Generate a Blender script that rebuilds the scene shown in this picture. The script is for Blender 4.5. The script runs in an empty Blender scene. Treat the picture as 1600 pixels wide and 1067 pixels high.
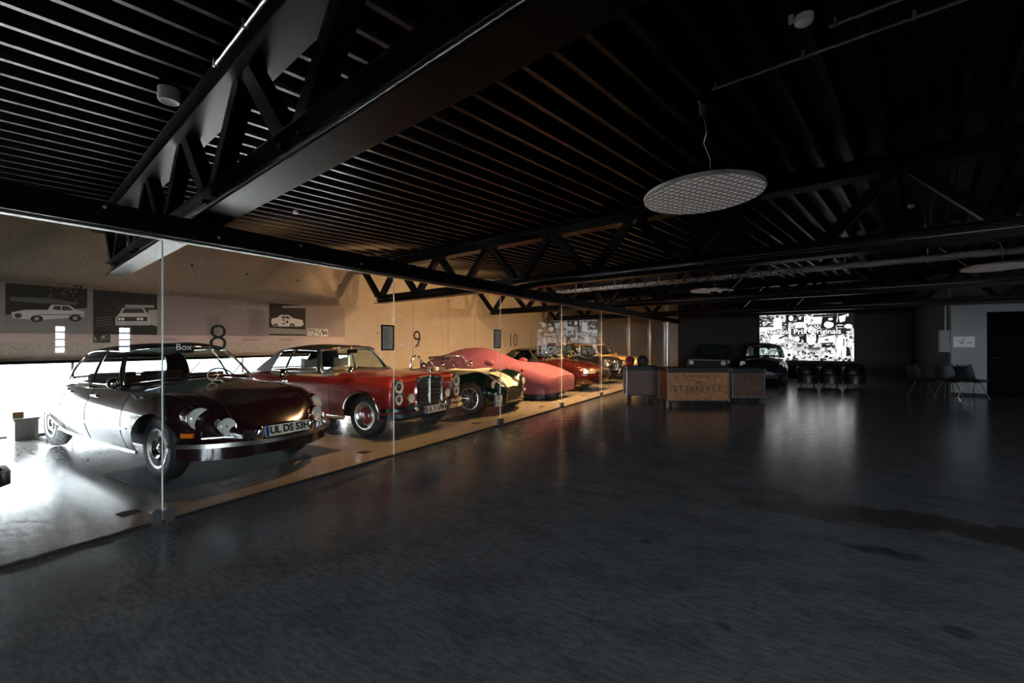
import bpy, bmesh, math, random
from math import sin, cos, pi, radians, sqrt, exp
from mathutils import Vector, Matrix
random.seed(7)
scn = bpy.context.scene
C = scn.collection
# ------------------------------------------------------------------ camera, light, exposure
F, HZ, CH, YAW = 720.0, 535.0, 1.46, radians(31)
cam_d = bpy.data.cameras.new('camera')
cam = bpy.data.objects.new('camera', cam_d); C.objects.link(cam)
cam.location = (0, 0, CH); cam.rotation_euler = (pi/2, 0, YAW)
cam_d.sensor_width = 36; cam_d.lens = F/1600*36; cam_d.shift_y = (HZ-533.5)/1600
cam_d.clip_start = .02; cam_d.clip_end = 300
scn.camera = cam
scn.view_settings.view_transform = 'Standard'; scn.view_settings.look = 'None'
scn.view_settings.gamma = 1; scn.view_settings.use_curve_mapping = False
scn.view_settings.exposure = 0.0
try:
    scn.cycles.use_denoising = True
    scn.cycles.max_bounces = 7; scn.cycles.diffuse_bounces = 3; scn.cycles.glossy_bounces = 4
    scn.cycles.transparent_max_bounces = 24; scn.cycles.sample_clamp_indirect = 20.0
    scn.cycles.caustics_reflective = False; scn.cycles.caustics_refractive = False
except Exception: pass
world = bpy.data.worlds.new('sky'); scn.world = world; world.use_nodes = True
wn = world.node_tree.nodes; wl = world.node_tree.links
bg = wn['Background']; bg.inputs[0].default_value = (.80, .90, 1.0, 1); bg.inputs[1].default_value = 38.0
def lamp(name, kind, loc, energy, col, aim=None, **kw):
    d = bpy.data.lights.new(name, kind); d.energy = energy; d.color = col
    for k, v in kw.items(): setattr(d, k, v)
    o = bpy.data.objects.new(name, d); C.objects.link(o); o.location = loc
    if aim is not None: o.rotation_euler = (Vector(aim)-Vector(loc)).to_track_quat('-Z', 'Y').to_euler()
    return o
lamp('sun', 'SUN', (-30, -10, 30), 210.0, (1, .97, .93), aim=(-12, -6, 0), angle=.02)
WARM = (1.0, .55, .23)
for y, e in ((5.4, 110), (8.2, 560), (10.6, 660), (12.9, 620), (15.4, 540), (17.9, 420), (20.3, 50)):
    lamp('bay_spotlight', 'SPOT', (-5.35, y, 2.66), e*.72, WARM, aim=(-8.6, y+.2, .75), spot_size=radians(132), spot_blend=.7, shadow_soft_size=.06)
    lamp('bay_downlight', 'SPOT', (-4.54, y-.6, 2.55), e*1.7, WARM, aim=(-5.3, y-.6, 0), spot_size=radians(140), spot_blend=.8, shadow_soft_size=.05)
# portals that help the renderer find the daylight in the window openings
def portal(loc, rot, sx, sy):
    o = lamp('window_portal', 'AREA', loc, 1, (1, 1, 1)); o.rotation_euler = rot
    o.data.shape = 'RECTANGLE'; o.data.size = sx; o.data.size_y = sy; o.data.cycles.is_portal = True
# ------------------------------------------------------------------ helpers
def cw(a, Y): return (.85717*a*Y-.51504*Y, .51504*a*Y+.85717*Y)          # camera plane -> room x, y
def px(p, Y, py=None):
    x, y = cw((p-800)/F, Y); return (x, y) if py is None else (x, y, CH+(HZ-py)/F*Y)
def on_x(p, X):                                                           # ray of a column meets the wall x = X
    a = (p-800)/F; Y = X/(.85717*a-.51504); return .51504*a*Y+.85717*Y
def on_y(p, yy):
    a = (p-800)/F; Y = yy/(.51504*a+.85717); return .85717*a*Y-.51504*Y
def curve(pts):
    pts = sorted(pts); n = len(pts); xs = [p[0] for p in pts]; ys = [p[1] for p in pts]
    d = [(ys[i+1]-ys[i])/(xs[i+1]-xs[i]) for i in range(n-1)]
    m = [d[0]]+[0 if d[i-1]*d[i] <= 0 else 2*d[i-1]*d[i]/(d[i-1]+d[i]) for i in range(1, n-1)]+[d[-1]]
    def f(x):
        if x <= xs[0]: return ys[0]
        if x >= xs[-1]: return ys[-1]
        i = max(k for k in range(n-1) if xs[k] <= x); h = xs[i+1]-xs[i]; t = (x-xs[i])/h
        return ys[i]*(1+2*t)*(1-t)**2+h*m[i]*t*(1-t)**2+ys[i+1]*t*t*(3-2*t)+h*m[i+1]*t*t*(t-1)
    return f
def catm(P, t):
    n = len(P)-1; i = min(int(t), n-1); u = t-i
    a, b, c, d = P[max(i-1, 0)], P[i], P[i+1], P[min(i+2, n)]
    return tuple(.5*(2*b[k]+(c[k]-a[k])*u+(2*a[k]-5*b[k]+4*c[k]-d[k])*u*u+(3*b[k]-a[k]-3*c[k]+d[k])*u**3) for k in range(3))
class MB:
    def __init__(s): s.v = []; s.f = []; s.c = []
    def add(s, vs, fs):
        o = len(s.v); s.v += [tuple(p) for p in vs]; s.f += [tuple(i+o for i in f) for f in fs]; return s
    def obox(s, p0, p1, w, h, up=(0, 0, 1)):
        p0 = Vector(p0); p1 = Vector(p1); d = (p1-p0).normalized(); up = Vector(up)
        if abs(d.dot(up)) > .98: up = Vector((1, 0, 0))
        sd = d.cross(up).normalized(); u = sd.cross(d)
        vs = [p+sd*a*w/2+u*b*h/2 for p in (p0, p1) for a, b in ((-1, -1), (1, -1), (1, 1), (-1, 1))]
        return s.add(vs, [(3, 2, 1, 0), (4, 5, 6, 7), (0, 1, 5, 4), (1, 2, 6, 5), (2, 3, 7, 6), (3, 0, 4, 7)])
    def box(s, x0, x1, y0, y1, z0, z1):
        return s.obox((x0, (y0+y1)/2, (z0+z1)/2), (x1, (y0+y1)/2, (z0+z1)/2), abs(y1-y0), abs(z1-z0))
    def grid(s, P, closed=False, flip=False):
        n = len(P); m = len(P[0]); fs = []
        for i in range(n-1):
            for j in range(m if closed else m-1):
                q = (i*m+j, i*m+(j+1) % m, (i+1)*m+(j+1) % m, (i+1)*m+j); fs.append(q[::-1] if flip else q)
        return s.add([p for r in P for p in r], fs)
    def tube(s, pts, r, n=6, closed=False):
        pts = [Vector(p) for p in pts]; P = []; N = len(pts)
        for i, p in enumerate(pts):
            a = pts[(i-1) % N] if (i or closed) else p; b = pts[(i+1) % N] if (i < N-1 or closed) else p
            d = (b-a).normalized(); up = Vector((0, 0, 1)) if abs(d.z) < .95 else Vector((1, 0, 0))
            e = d.cross(up).normalized(); g = e.cross(d)
            rr = r[i] if isinstance(r, (list, tuple)) else r
            P.append([p+(e*cos(2*pi*k/n)+g*sin(2*pi*k/n))*rr for k in range(n)])
        if closed: P.append(P[0])
        s.grid(P, True)
        if not closed: 
            o = len(s.v); s.f.append(tuple(o-n+k for k in range(n))); s.f.append(tuple(o-n*N+k for k in range(n))[::-1])
        return s
    def sweep(s, pts, prof, up=(0, 0, 1)):          # prof: closed list of (out, up) offsets
        pts = [Vector(p) for p in pts]; P = []; N = len(pts)
        for i, p in enumerate(pts):
            d = (pts[min(i+1, N-1)]-pts[max(i-1, 0)]).normalized(); e = d.cross(Vector(up)).normalized()
            P.append([p+e*a+Vector(up)*b for a, b in prof])
        n = len(prof); s.grid(P, True); o = len(s.v)
        s.f.append(tuple(o-n+k for k in range(n))); s.f.append(tuple(o-n*N+k for k in range(n))[::-1]); return s
    def lathe(s, prof, o=(0, 0, 0), ax=(0, 0, 1), n=24):
        ax = Vector(ax).normalized(); e = ax.orthogonal().normalized(); g = ax.cross(e); o = Vector(o)
        P = [[o+ax*a+(e*cos(2*pi*k/n)+g*sin(2*pi*k/n))*r for k in range(n)] for r, a in prof]
        return s.grid(P, True)
    def build(s, name, mat, parent=None, smooth=False, rev=None):
        me = bpy.data.meshes.new(name); me.from_pydata(s.v, [], s.f); me.materials.append(mat)
        bm = bmesh.new(); bm.from_mesh(me); bmesh.ops.remove_doubles(bm, verts=bm.verts, dist=1e-5)
        bmesh.ops.recalc_face_normals(bm, faces=bm.faces); bm.to_mesh(me); bm.free()
        if smooth:
            me.polygons.foreach_set('use_smooth', [True]*len(me.polygons))
            if smooth is not True: me.set_sharp_from_angle(angle=radians(smooth))
        o = bpy.data.objects.new(name, me); C.objects.link(o)
        if parent: o.parent = parent
        return o
def mb(): return MB()
def tag(o, label=None, cat=None, group=None, kind=None):
    if label: o['label'] = label
    if cat: o['category'] = cat
    if group: o['group'] = group
    if kind: o['kind'] = kind
    return o
def empty(name, loc=(0, 0, 0), rz=0):
    o = bpy.data.objects.new(name, None); C.objects.link(o); o.location = loc; o.rotation_euler = (0, 0, rz); o.empty_display_size = .1; return o
def dup(o, parent=None, loc=None, rz=None):
    c = o.copy(); C.objects.link(c)
    if parent: c.parent = parent
    if loc is not None: c.location = loc
    if rz is not None: c.rotation_euler = (0, 0, rz)
    for ch in list(o.children): dup(ch, c)
    return c
def text(s, size, name, mat, parent, M, extrude=.0015, offset=0, spacing=1.0, flip=False):
    cu = bpy.data.curves.new('t', 'FONT'); cu.body = s; cu.size = size; cu.align_x = 'CENTER'; cu.align_y = 'CENTER'
    cu.extrude = extrude; cu.offset = offset; cu.space_character = spacing; cu.resolution_u = 3
    t = bpy.data.objects.new('t', cu); C.objects.link(t); bpy.context.view_layer.update()
    me = bpy.data.meshes.new_from_object(t); bpy.data.objects.remove(t); bpy.data.curves.remove(cu)
    me.name = name; me.materials.clear(); me.materials.append(mat); me.transform(M)
    o = bpy.data.objects.new(name, me); C.objects.link(o)
    if parent: o.parent = parent
    return o
def frame(o, right, up):            # matrix: local x -> right, y -> up
    r = Vector(right).normalized(); u = Vector(up).normalized(); n = r.cross(u)
    m = Matrix((r, u, n)).transposed().to_4x4(); m.translation = Vector(o); return m
# ------------------------------------------------------------------ materials
def M(name, col, rough=.5, metal=0, coat=0, spec=.5, **kw):
    m = bpy.data.materials.new(name); m.use_nodes = True; b = m.node_tree.nodes['Principled BSDF']
    b.inputs['Base Color'].default_value = (*col, 1); b.inputs['Roughness'].default_value = rough; b.inputs['Metallic'].default_value = metal
    b.inputs['Coat Weight'].default_value = coat; b.inputs['Coat Roughness'].default_value = .03; b.inputs['Specular IOR Level'].default_value = spec
    return m
def noisy(m, scale, c0, c1, p0=.35, p1=.65, bump=0, detail=6, rough=None, coord='Object', dist=.02):
    nt = m.node_tree; b = nt.nodes['Principled BSDF']; tc = nt.nodes.new('ShaderNodeTexCoord'); n = nt.nodes.new('ShaderNodeTexNoise')
    n.inputs['Scale'].default_value = scale; n.inputs['Detail'].default_value = detail; r = nt.nodes.new('ShaderNodeValToRGB')
    r.color_ramp.elements[0].position = p0; r.color_ramp.elements[1].position = p1
    r.color_ramp.elements[0].color = (*c0, 1); r.color_ramp.elements[1].color = (*c1, 1)
    nt.links.new(tc.outputs[coord], n.inputs['Vector']); nt.links.new(n.outputs['Fac'], r.inputs[0]); nt.links.new(r.outputs[0], b.inputs['Base Color'])
    if bump:
        bp = nt.nodes.new('ShaderNodeBump'); bp.inputs['Strength'].default_value = bump; bp.inputs['Distance'].default_value = dist
        nt.links.new(n.outputs['Fac'], bp.inputs['Height']); nt.links.new(bp.outputs[0], b.inputs['Normal'])
    if rough:
        mr = nt.nodes.new('ShaderNodeMapRange'); mr.inputs['To Min'].default_value = rough[0]; mr.inputs['To Max'].default_value = rough[1]
        mr.inputs['From Min'].default_value = .3; mr.inputs['From Max'].default_value = .7
        nt.links.new(n.outputs['Fac'], mr.inputs['Value']); nt.links.new(mr.outputs[0], b.inputs['Roughness'])
    return m
def speckle(m, scale, dark, amount=.35):
    """fine mottling multiplied over whatever feeds the base colour"""
    nt = m.node_tree; b = nt.nodes['Principled BSDF']; tc = nt.nodes.new('ShaderNodeTexCoord'); n = nt.nodes.new('ShaderNodeTexNoise')
    n.inputs['Scale'].default_value = scale; n.inputs['Detail'].default_value = 3
    r = nt.nodes.new('ShaderNodeValToRGB'); r.color_ramp.elements[0].position = .5-amount/2; r.color_ramp.elements[1].position = .5+amount/2
    r.color_ramp.elements[0].color = (*dark, 1); r.color_ramp.elements[1].color = (1, 1, 1, 1)
    mx = nt.nodes.new('ShaderNodeMix'); mx.data_type = 'RGBA'; mx.blend_type = 'MULTIPLY'; mx.inputs[0].default_value = 1
    src = b.inputs['Base Color'].links[0].from_socket
    nt.links.new(tc.outputs['Object'], n.inputs['Vector']); nt.links.new(n.outputs['Fac'], r.inputs[0])
    nt.links.new(src, mx.inputs[6]); nt.links.new(r.outputs[0], mx.inputs[7]); nt.links.new(mx.outputs[2], b.inputs['Base Color'])
    return m
def glass(name, tint=(1, 1, 1), r0=.04, rough=0, gain=.96):
    """transparent + mirror, mixed by a Schlick term that is the same from both faces of the sheet"""
    m = bpy.data.materials.new(name); m.use_nodes = True; nt = m.node_tree; nt.nodes.clear(); N = nt.nodes.new; L = nt.links.new
    o = N('ShaderNodeOutputMaterial'); mx = N('ShaderNodeMixShader'); g0 = N('ShaderNodeNewGeometry'); dt = N('ShaderNodeVectorMath'); dt.operation = 'DOT_PRODUCT'
    L(g0.outputs['Incoming'], dt.inputs[0]); L(g0.outputs['Normal'], dt.inputs[1]); prev = dt.outputs['Value']
    for op, v in (('ABSOLUTE', None), ('SUBTRACT', 1), ('POWER', 5), ('MULTIPLY', gain), ('ADD', r0)):
        q = N('ShaderNodeMath'); q.operation = op
        if op == 'SUBTRACT': q.inputs[0].default_value = 1; L(prev, q.inputs[1])
        else:
            L(prev, q.inputs[0])
            if v is not None: q.inputs[1].default_value = v
        prev = q.outputs[0]
    t = N('ShaderNodeBsdfTransparent'); g = N('ShaderNodeBsdfGlossy'); g.inputs['Roughness'].default_value = rough; t.inputs[0].default_value = (*tint, 1)
    L(prev, mx.inputs[0]); L(t.outputs[0], mx.inputs[1]); L(g.outputs[0], mx.inputs[2]); L(mx.outputs[0], o.inputs[0]); return m
def attr_mat(name, emit=0, rough=.6):
    m = bpy.data.materials.new(name); m.use_nodes = True; nt = m.node_tree; b = nt.nodes['Principled BSDF']; a = nt.nodes.new('ShaderNodeAttribute'); a.attribute_name = 'ink'
    b.inputs['Roughness'].default_value = rough
    if emit:
        b.inputs['Base Color'].default_value = (.01, .01, .01, 1); nt.links.new(a.outputs['Color'], b.inputs['Emission Color']); b.inputs['Emission Strength'].default_value = emit
    else: nt.links.new(a.outputs['Color'], b.inputs['Base Color'])
    return m
m_floor = noisy(M('polished_concrete', (.2, .2, .2), .3, spec=.6), .8, (.225, .235, .245), (.262, .27, .278), .1, .9, rough=(.19, .27), detail=3)
m_bay = noisy(M('bay_screed', (.3, .27, .23), .3, spec=.6), .8, (.30, .275, .235), (.36, .33, .285), .1, .9)
speckle(m_bay, 55, (.6, .58, .55), .5)
speckle(m_floor, 60, (.66, .66, .66), .5)
def floor_wear(m, amt=1.0):
    nt = m.node_tree; N = nt.nodes.new; L = nt.links.new; b = nt.nodes['Principled BSDF']; tc = N('ShaderNodeTexCoord').outputs['Object']
    def math(op, a, c=None, d=None, clamp=False):
        q = N('ShaderNodeMath'); q.operation = op; q.use_clamp = clamp
        for k, v in enumerate((a, c, d)):
            if v is None: continue
            if isinstance(v, (int, float)): q.inputs[k].default_value = v
            else: L(v, q.inputs[k])
        return q.outputs[0]
    def noise(sc, det=4, stretch=None):
        n = N('ShaderNodeTexNoise'); n.inputs['Scale'].default_value = sc; n.inputs['Detail'].default_value = det
        if stretch:
            mp = N('ShaderNodeMapping'); mp.inputs['Scale'].default_value = stretch; mp.inputs['Rotation'].default_value = (0, 0, .35); L(tc, mp.inputs[0]); L(mp.outputs[0], n.inputs['Vector'])
        else: L(tc, n.inputs['Vector'])
        return n.outputs['Fac']
    def ss(v, a, c):
        r = N('ShaderNodeMapRange'); r.interpolation_type = 'SMOOTHSTEP'; L(v, r.inputs['Value']); r.inputs['From Min'].default_value = a; r.inputs['From Max'].default_value = c; return r.outputs[0]
    def mul(col, fac):
        mx = N('ShaderNodeMix'); mx.data_type = 'RGBA'; mx.blend_type = 'MULTIPLY'; L(fac, mx.inputs[0]); src = b.inputs['Base Color'].links[0].from_socket
        L(src, mx.inputs[6]); mx.inputs[7].default_value = (*col, 1); L(mx.outputs[2], b.inputs['Base Color'])
    sp = N('ShaderNodeSeparateXYZ'); L(tc, sp.inputs[0]); X, Y = sp.outputs[0], sp.outputs[1]
    n1, n2 = noise(1.6, 5), noise(5, 5)
    wob = math('MULTIPLY_ADD', n1, .9, math('MULTIPLY', n2, .25))
    d = math('ABSOLUTE', math('ADD', math('SUBTRACT', Y, 5.45), wob)); band = math('MULTIPLY', math('SUBTRACT', 1, ss(d, .22, .34)), ss(X, -1.0, .6))
    mul((.50, .43, .40), band)
    for px_, py_, rx, ry, st in ((.58, 4.09, .26, .10, .8), (.74, 3.15, .09, .06, .7), (1.5, 4.55, .12, .03, .7), (-4.99, 2.55, .15, .13, .85), (-.9, 3.4, .05, .04, .6), (-.3, 2.6, .06, .04, .5)):
        e = math('SQRT', math('ADD', math('POWER', math('DIVIDE', math('SUBTRACT', X, px_), rx), 2), math('POWER', math('DIVIDE', math('SUBTRACT', Y, py_), ry), 2)))
        e = math('ADD', e, math('MULTIPLY_ADD', n2, 1.4, -.7)); mul((.35, .35, .36), math('MULTIPLY', math('SUBTRACT', 1, ss(e, .55, 1.1)), st))
    fine = noise(11, 6, (1, 3.5, 1)); mul((1-.28*amt,)*3, ss(fine, .40, .62)); blot = noise(2.2, 6, (1, 1.8, 1)); mul((1-.22*amt,)*3, ss(blot, .45, .65))
    v = N('ShaderNodeTexVoronoi'); v.feature = 'DISTANCE_TO_EDGE'; v.inputs['Scale'].default_value = .9
    wv = N('ShaderNodeVectorMath'); wv.operation = 'ADD'; cmb = N('ShaderNodeCombineXYZ'); L(math('MULTIPLY', n2, .25), cmb.inputs[0]); L(math('MULTIPLY', n1, .5), cmb.inputs[1]); L(tc, wv.inputs[0]); L(cmb.outputs[0], wv.inputs[1]); L(wv.outputs[0], v.inputs['Vector'])
    mul((.6, .6, .6), math('MULTIPLY', math('SUBTRACT', 1, ss(v.outputs['Distance'], .0, .004)), ss(n1, .5, .6)))
    rg = noise(7, 5, (1, 4, 1)); mr = N('ShaderNodeMapRange'); mr.inputs['From Min'].default_value = .3; mr.inputs['From Max'].default_value = .7; mr.inputs['To Min'].default_value = .12; mr.inputs['To Max'].default_value = .25; L(rg, mr.inputs['Value']); L(mr.outputs[0], b.inputs['Roughness'])
    bp = N('ShaderNodeBump'); bp.inputs['Strength'].default_value = .06*amt; bp.inputs['Distance'].default_value = .02; L(rg, bp.inputs['Height']); L(bp.outputs[0], b.inputs['Normal'])
floor_wear(m_floor); floor_wear(m_bay, .4)
m_conc = noisy(M('concrete', (.4, .37, .33), .8), 1.3, (.38, .35, .32), (.44, .41, .375), .2, .8); speckle(m_conc, 42, (.66, .64, .61), .4)
m_dark = M('black_wall_paint', (.014, .014, .015), .75)
m_grey = noisy(M('grey_wall_paint', (.3, .31, .31), .8), 1.1, (.26, .275, .275), (.31, .32, .32))
m_steel = M('black_steel', (.002, .0021, .0024), .4, spec=.10)
m_deck = noisy(M('black_roof_deck', (.003, .003, .0033), .34, spec=.2), 3, (.0022, .0022, .0025), (.0032, .0032, .0036))
m_black = M('black', (.006, .006, .006), .7)
m_rub = M('tyre_rubber', (.012, .012, .013), .6)
m_mat = noisy(M('rubber_mat', (.02, .022, .025), .75), 90, (.012, .013, .015), (.035, .037, .04), bump=.4)
m_chr = M('chrome', (.82, .82, .82), .1, 1)
m_refl = M('lamp_reflector', (.85, .84, .8), .6, 0); m_alu = M('brushed_aluminium', (.55, .55, .55), .35, 1)
m_dchr = M('dull_chrome', (.5, .48, .45), .28, 1)
m_glass = glass('partition_glass', (.98, .99, .985), .03)
m_cgl = glass('car_glass', (.72, .80, .77), .05)
m_lens = glass('lamp_lens', (.93, .93, .9), .06)
m_seal = M('silicone_joint', (.75, .78, .76), .3)
def sheer(name, c):
    m = bpy.data.materials.new(name); m.use_nodes = True; nt = m.node_tree; nt.nodes.clear(); o = nt.nodes.new('ShaderNodeOutputMaterial'); mx = nt.nodes.new('ShaderNodeMixShader')
    d = nt.nodes.new('ShaderNodeBsdfDiffuse'); t = nt.nodes.new('ShaderNodeBsdfTranslucent'); d.inputs[0].default_value = (*c, 1); t.inputs[0].default_value = (*c, 1)
    mx.inputs[0].default_value = .55; nt.links.new(d.outputs[0], mx.inputs[1]); nt.links.new(t.outputs[0], mx.inputs[2]); nt.links.new(mx.outputs[0], o.inputs[0]); return m
m_num = sheer('grey_vinyl', (.10, .10, .085)); m_clamp = M('dark_clamp_metal', (.2, .2, .19), .35, .9)
m_white = sheer('white_vinyl', (.9, .9, .9))
m_wplast = M('white_plastic', (.55, .54, .52), .45)
m_plate = M('number_plate_white', (.62, .6, .55), .45)
m_blue = M('euro_blue', (.01, .03, .25), .4)
m_ink = M('black_ink', (.01, .01, .01), .6)
m_amber = M('amber_lens', (.75, .16, .01), .2, coat=.5)
m_duct = M('grey_duct', (.30, .30, .31), .5)
m_cable = M('grey_cable', (.5, .5, .5), .5)
def paint(name, c, metal=0, rough=.35, coat=1.0): return M(name, c, rough, metal, coat=coat)
# ------------------------------------------------------------------ the room
BX, GX, RX, Y0, Y1, ZC = -10.2, -4.35, 10.0, -6.0, 22.0, 3.55
def struct(b, name, mat, smooth=False): return tag(b.build(name, mat, None, smooth), kind='structure')
fl = struct(mb().box(GX, RX, Y0, Y1, -.2, 0), 'floor', m_floor)
struct(mb().box(BX, GX, Y0, Y1, -.2, 0), 'floor_bay', m_bay)
WY0, WY1, WT = -5.6, 8.45, 1.17
wb = struct(mb().box(BX-.25, BX, Y0, WY1, WT, 3.9).box(BX-.25, BX, WY1, Y1, 0, 3.9).box(BX-.25, BX, Y0, WY0, 0, WT), 'wall_back', m_conc)
struct(mb().box(BX-.25, RX, Y1, Y1+.25, 0, 3.9), 'wall_far', m_dark)
struct(mb().box(BX, GX, Y1-.02, Y1, 0, 3.7), 'wall_far_bay', m_conc)
FILL_NW = ((1.2, 4.4), (5.4, 9.6))                                             # unseen windows added behind the viewpoint to light the hall floor
b = mb(); xx = BX-.25
for a, c in FILL_NW: b.box(xx, a, Y0-.25, Y0, 0, 3.9).box(a, c, Y0-.25, Y0, 0, .9).box(a, c, Y0-.25, Y0, 2.6, 3.9); xx = c
b.box(xx, RX, Y0-.25, Y0, 0, 3.9); struct(b, 'wall_near', m_dark)
RW = ((5.38, 5.70), (6.95, 7.35))                                            # narrow window openings of the right wall
b = mb(); yy = Y0
for a, c in RW: b.box(RX, RX+.25, yy, a, 0, 3.9).box(RX, RX+.25, a, c, 0, 1.1).box(RX, RX+.25, a, c, 2.0, 3.9); yy = c
b.box(RX, RX+.25, yy, Y1, 0, 3.9); struct(b, 'wall_right', m_dark)
def window(k, loc, rz, w, h, slats):
    o = tag(empty('window_%d' % k, loc, rz), kind='structure'); w /= 2
    mb().box(-.03, .03, -w, w, 0, .05).box(-.03, .03, -w, w, h-.05, h).box(-.03, .03, -w, -w+.05, .05, h-.05).box(-.03, .03, w-.05, w, .05, h-.05).build('window_frame', m_alu, o)
    for i in range(1, slats): mb().box(-.03, .03, -w+.05, w-.05, h*i/slats-.02, h*i/slats+.02).build('glazing_bar', m_steel, o)
for i, (a, c) in enumerate(RW): window(i+2, (RX+.1, (a+c)/2, 1.1), 0, c-a, .9, 4); portal((RX+.3, (a+c)/2, 1.55), (0, pi/2, 0), .9, c-a)
for i, (a, c) in enumerate(FILL_NW): window(i+4, ((a+c)/2, Y0-.1, .9), pi/2, c-a, 1.7, 2); portal(((a+c)/2, Y0-.3, 1.75), (pi/2, 0, 0), c-a, 1.7)
# corrugated roof deck, ribs run at 11 degrees to the glass wall
TD, RD = Vector((.9815, -.1914, 0)), Vector((.1914, .9815, 0))
bm = bmesh.new(); w = -16.0; prof = []
while w < 16.5:
    prof += [(w-.022, ZC), (w+.022, ZC), (w+.062, ZC+.15), (w+.218, ZC+.15)]; w += .28
rows = [[bm.verts.new(TD*w+RD*t+Vector((0, 0, z))) for w, z in prof] for t in (-14, 30)]
for i in range(len(prof)-1): bm.faces.new((rows[0][i], rows[0][i+1], rows[1][i+1], rows[1][i]))
for co, no in (((BX, 0, 0), (-1, 0, 0)), ((RX, 0, 0), (1, 0, 0)), ((0, Y0, 0), (0, -1, 0)), ((0, Y1, 0), (0, 1, 0))):
    bmesh.ops.bisect_plane(bm, geom=bm.verts[:]+bm.edges[:]+bm.faces[:], plane_co=co, plane_no=no, clear_outer=True)
me = bpy.data.meshes.new('ceiling'); bm.to_mesh(me); bm.free(); me.materials.append(m_deck)
ce = bpy.data.objects.new('ceiling', me); C.objects.link(ce); tag(ce, kind='structure')
struct(mb().box(BX-.25, RX+.25, Y0-.25, Y1+.25, 3.9, 4.0), 'roof_slab', m_dark)
# the lit concrete wall: formwork tie holes and joints
b = mb()
for p, q in ((385, 428), (465, 438), (531, 447), (300, 415), (590, 520), (655, 540), (250, 405), (700, 470), (760, 480)):
    y = on_x(p, BX); a = (p-800)/F; Y = BX/(.85717*a-.51504); z = CH+(HZ-q)/F*Y
    b.lathe([(.0, .004), (.02, .004), (.028, .0)], (BX, y, z), (1, 0, 0), 10)
o = b.build('tie_hole', m_ink, wb); o['kind'] = 'stuff'
b = mb()
for p in (645, 700, 742, 830): y = on_x(p, BX); b.box(BX, BX+.003, y-.004, y+.004, 0, 3.5)
o = b.build('panel_joint', m_ink, wb); o['kind'] = 'stuff'
# low daylight window of the back wall
w1 = tag(empty('window_1', (BX, 0, 0)), kind='structure')
mb().box(-.2, .02, WY0, WY1, WT-.05, WT).build('window_frame', m_steel, w1)
mb().box(-.2, .0, WY0, WY1, 0, .03).build('sill', m_steel, w1)
for i in range(6):
    y = WY0+(WY1-WY0)*(i+.0)/5; mb().box(-.15, -.1, y-.02, y+.02, .03, WT-.05).build('mullion', m_alu, w1)
mb().box(-.13, -.12, WY0, WY1, .03, WT-.05).build('pane', m_glass, w1)
portal((BX-.3, (WY0+WY1)/2, WT/2), (0, -pi/2, 0), WT, WY1-WY0)
struct(mb().box(-60, BX-.25, -45, 60, -.25, -.05), 'ground_yard', noisy(M('pale_paving', (.4, .4, .4), .9), .6, (.20, .20, .20), (.26, .26, .258)))
struct(mb().box(-24, -23, -45, 60, -.05, 7), 'wall_sky_block', noisy(M('pale_render', (.3, .3, .3), .9), .8, (.40, .40, .395), (.48, .48, .475)))  # unseen building added across the yard to cut low sky light
struct(mb().box(RX+.25, 60, -45, 60, -.25, -.05), 'ground_street', noisy(M('asphalt', (.3, .3, .3), .9), .6, (.2, .2, .2), (.3, .3, .3)))
struct(mb().box(-60, 60, -60, Y0-.25, -.25, -.05), 'ground_lane', m_dark)
# grey block on the right with a doorway
GY, GXW = 17.2, 3.85
d0 = on_y(1542, GY)
struct(mb().box(GXW, d0, GY, GY+.2, 0, 3.55).box(d0, RX, GY, GY+.2, 2.28, 3.55).box(d0+1.1, RX, GY, GY+.2, 0, 2.28), 'wall_right_block', m_grey)
struct(mb().box(GXW, GXW+.2, GY+.2, Y1, 0, 3.55), 'wall_right_return', m_dark)
dr = tag(empty('door_1', (d0, GY, 0)), kind='structure')
mb().box(.0, 1.1, .05, .1, 0, 2.28).build('door_leaf', M('matt_black_door', (.002, .002, .002), .9, spec=.1), dr); mb().obox((.14, .02, 1.05), (.26, .02, 1.05), .02, .02).build('handle', m_steel, dr)
struct(mb().box(GXW, d0, GY-.015, GY, 0, .08), 'baseboard_right', m_dark)
# header beam over the glass
hb = tag(empty('header_beam', (GX, 0, 2.31)), kind='structure')
mb().box(-.12, .1, Y0, Y1, .0, .17).build('beam', m_steel, hb)
mb().box(-.02, .03, Y0, 19.6, -.014, 0).build('glazing_channel', M('grey_channel', (.07, .07, .07), .5, .6), hb)
b = mb()
for i in range(26): b.lathe([(0, .012), (.012, .01), (.012, 0)], (.1, -1+i*.78, .13 if i % 2 else .06), (1, 0, 0), 8)
o = b.build('bolt', m_alu, hb); o['kind'] = 'stuff'
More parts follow.
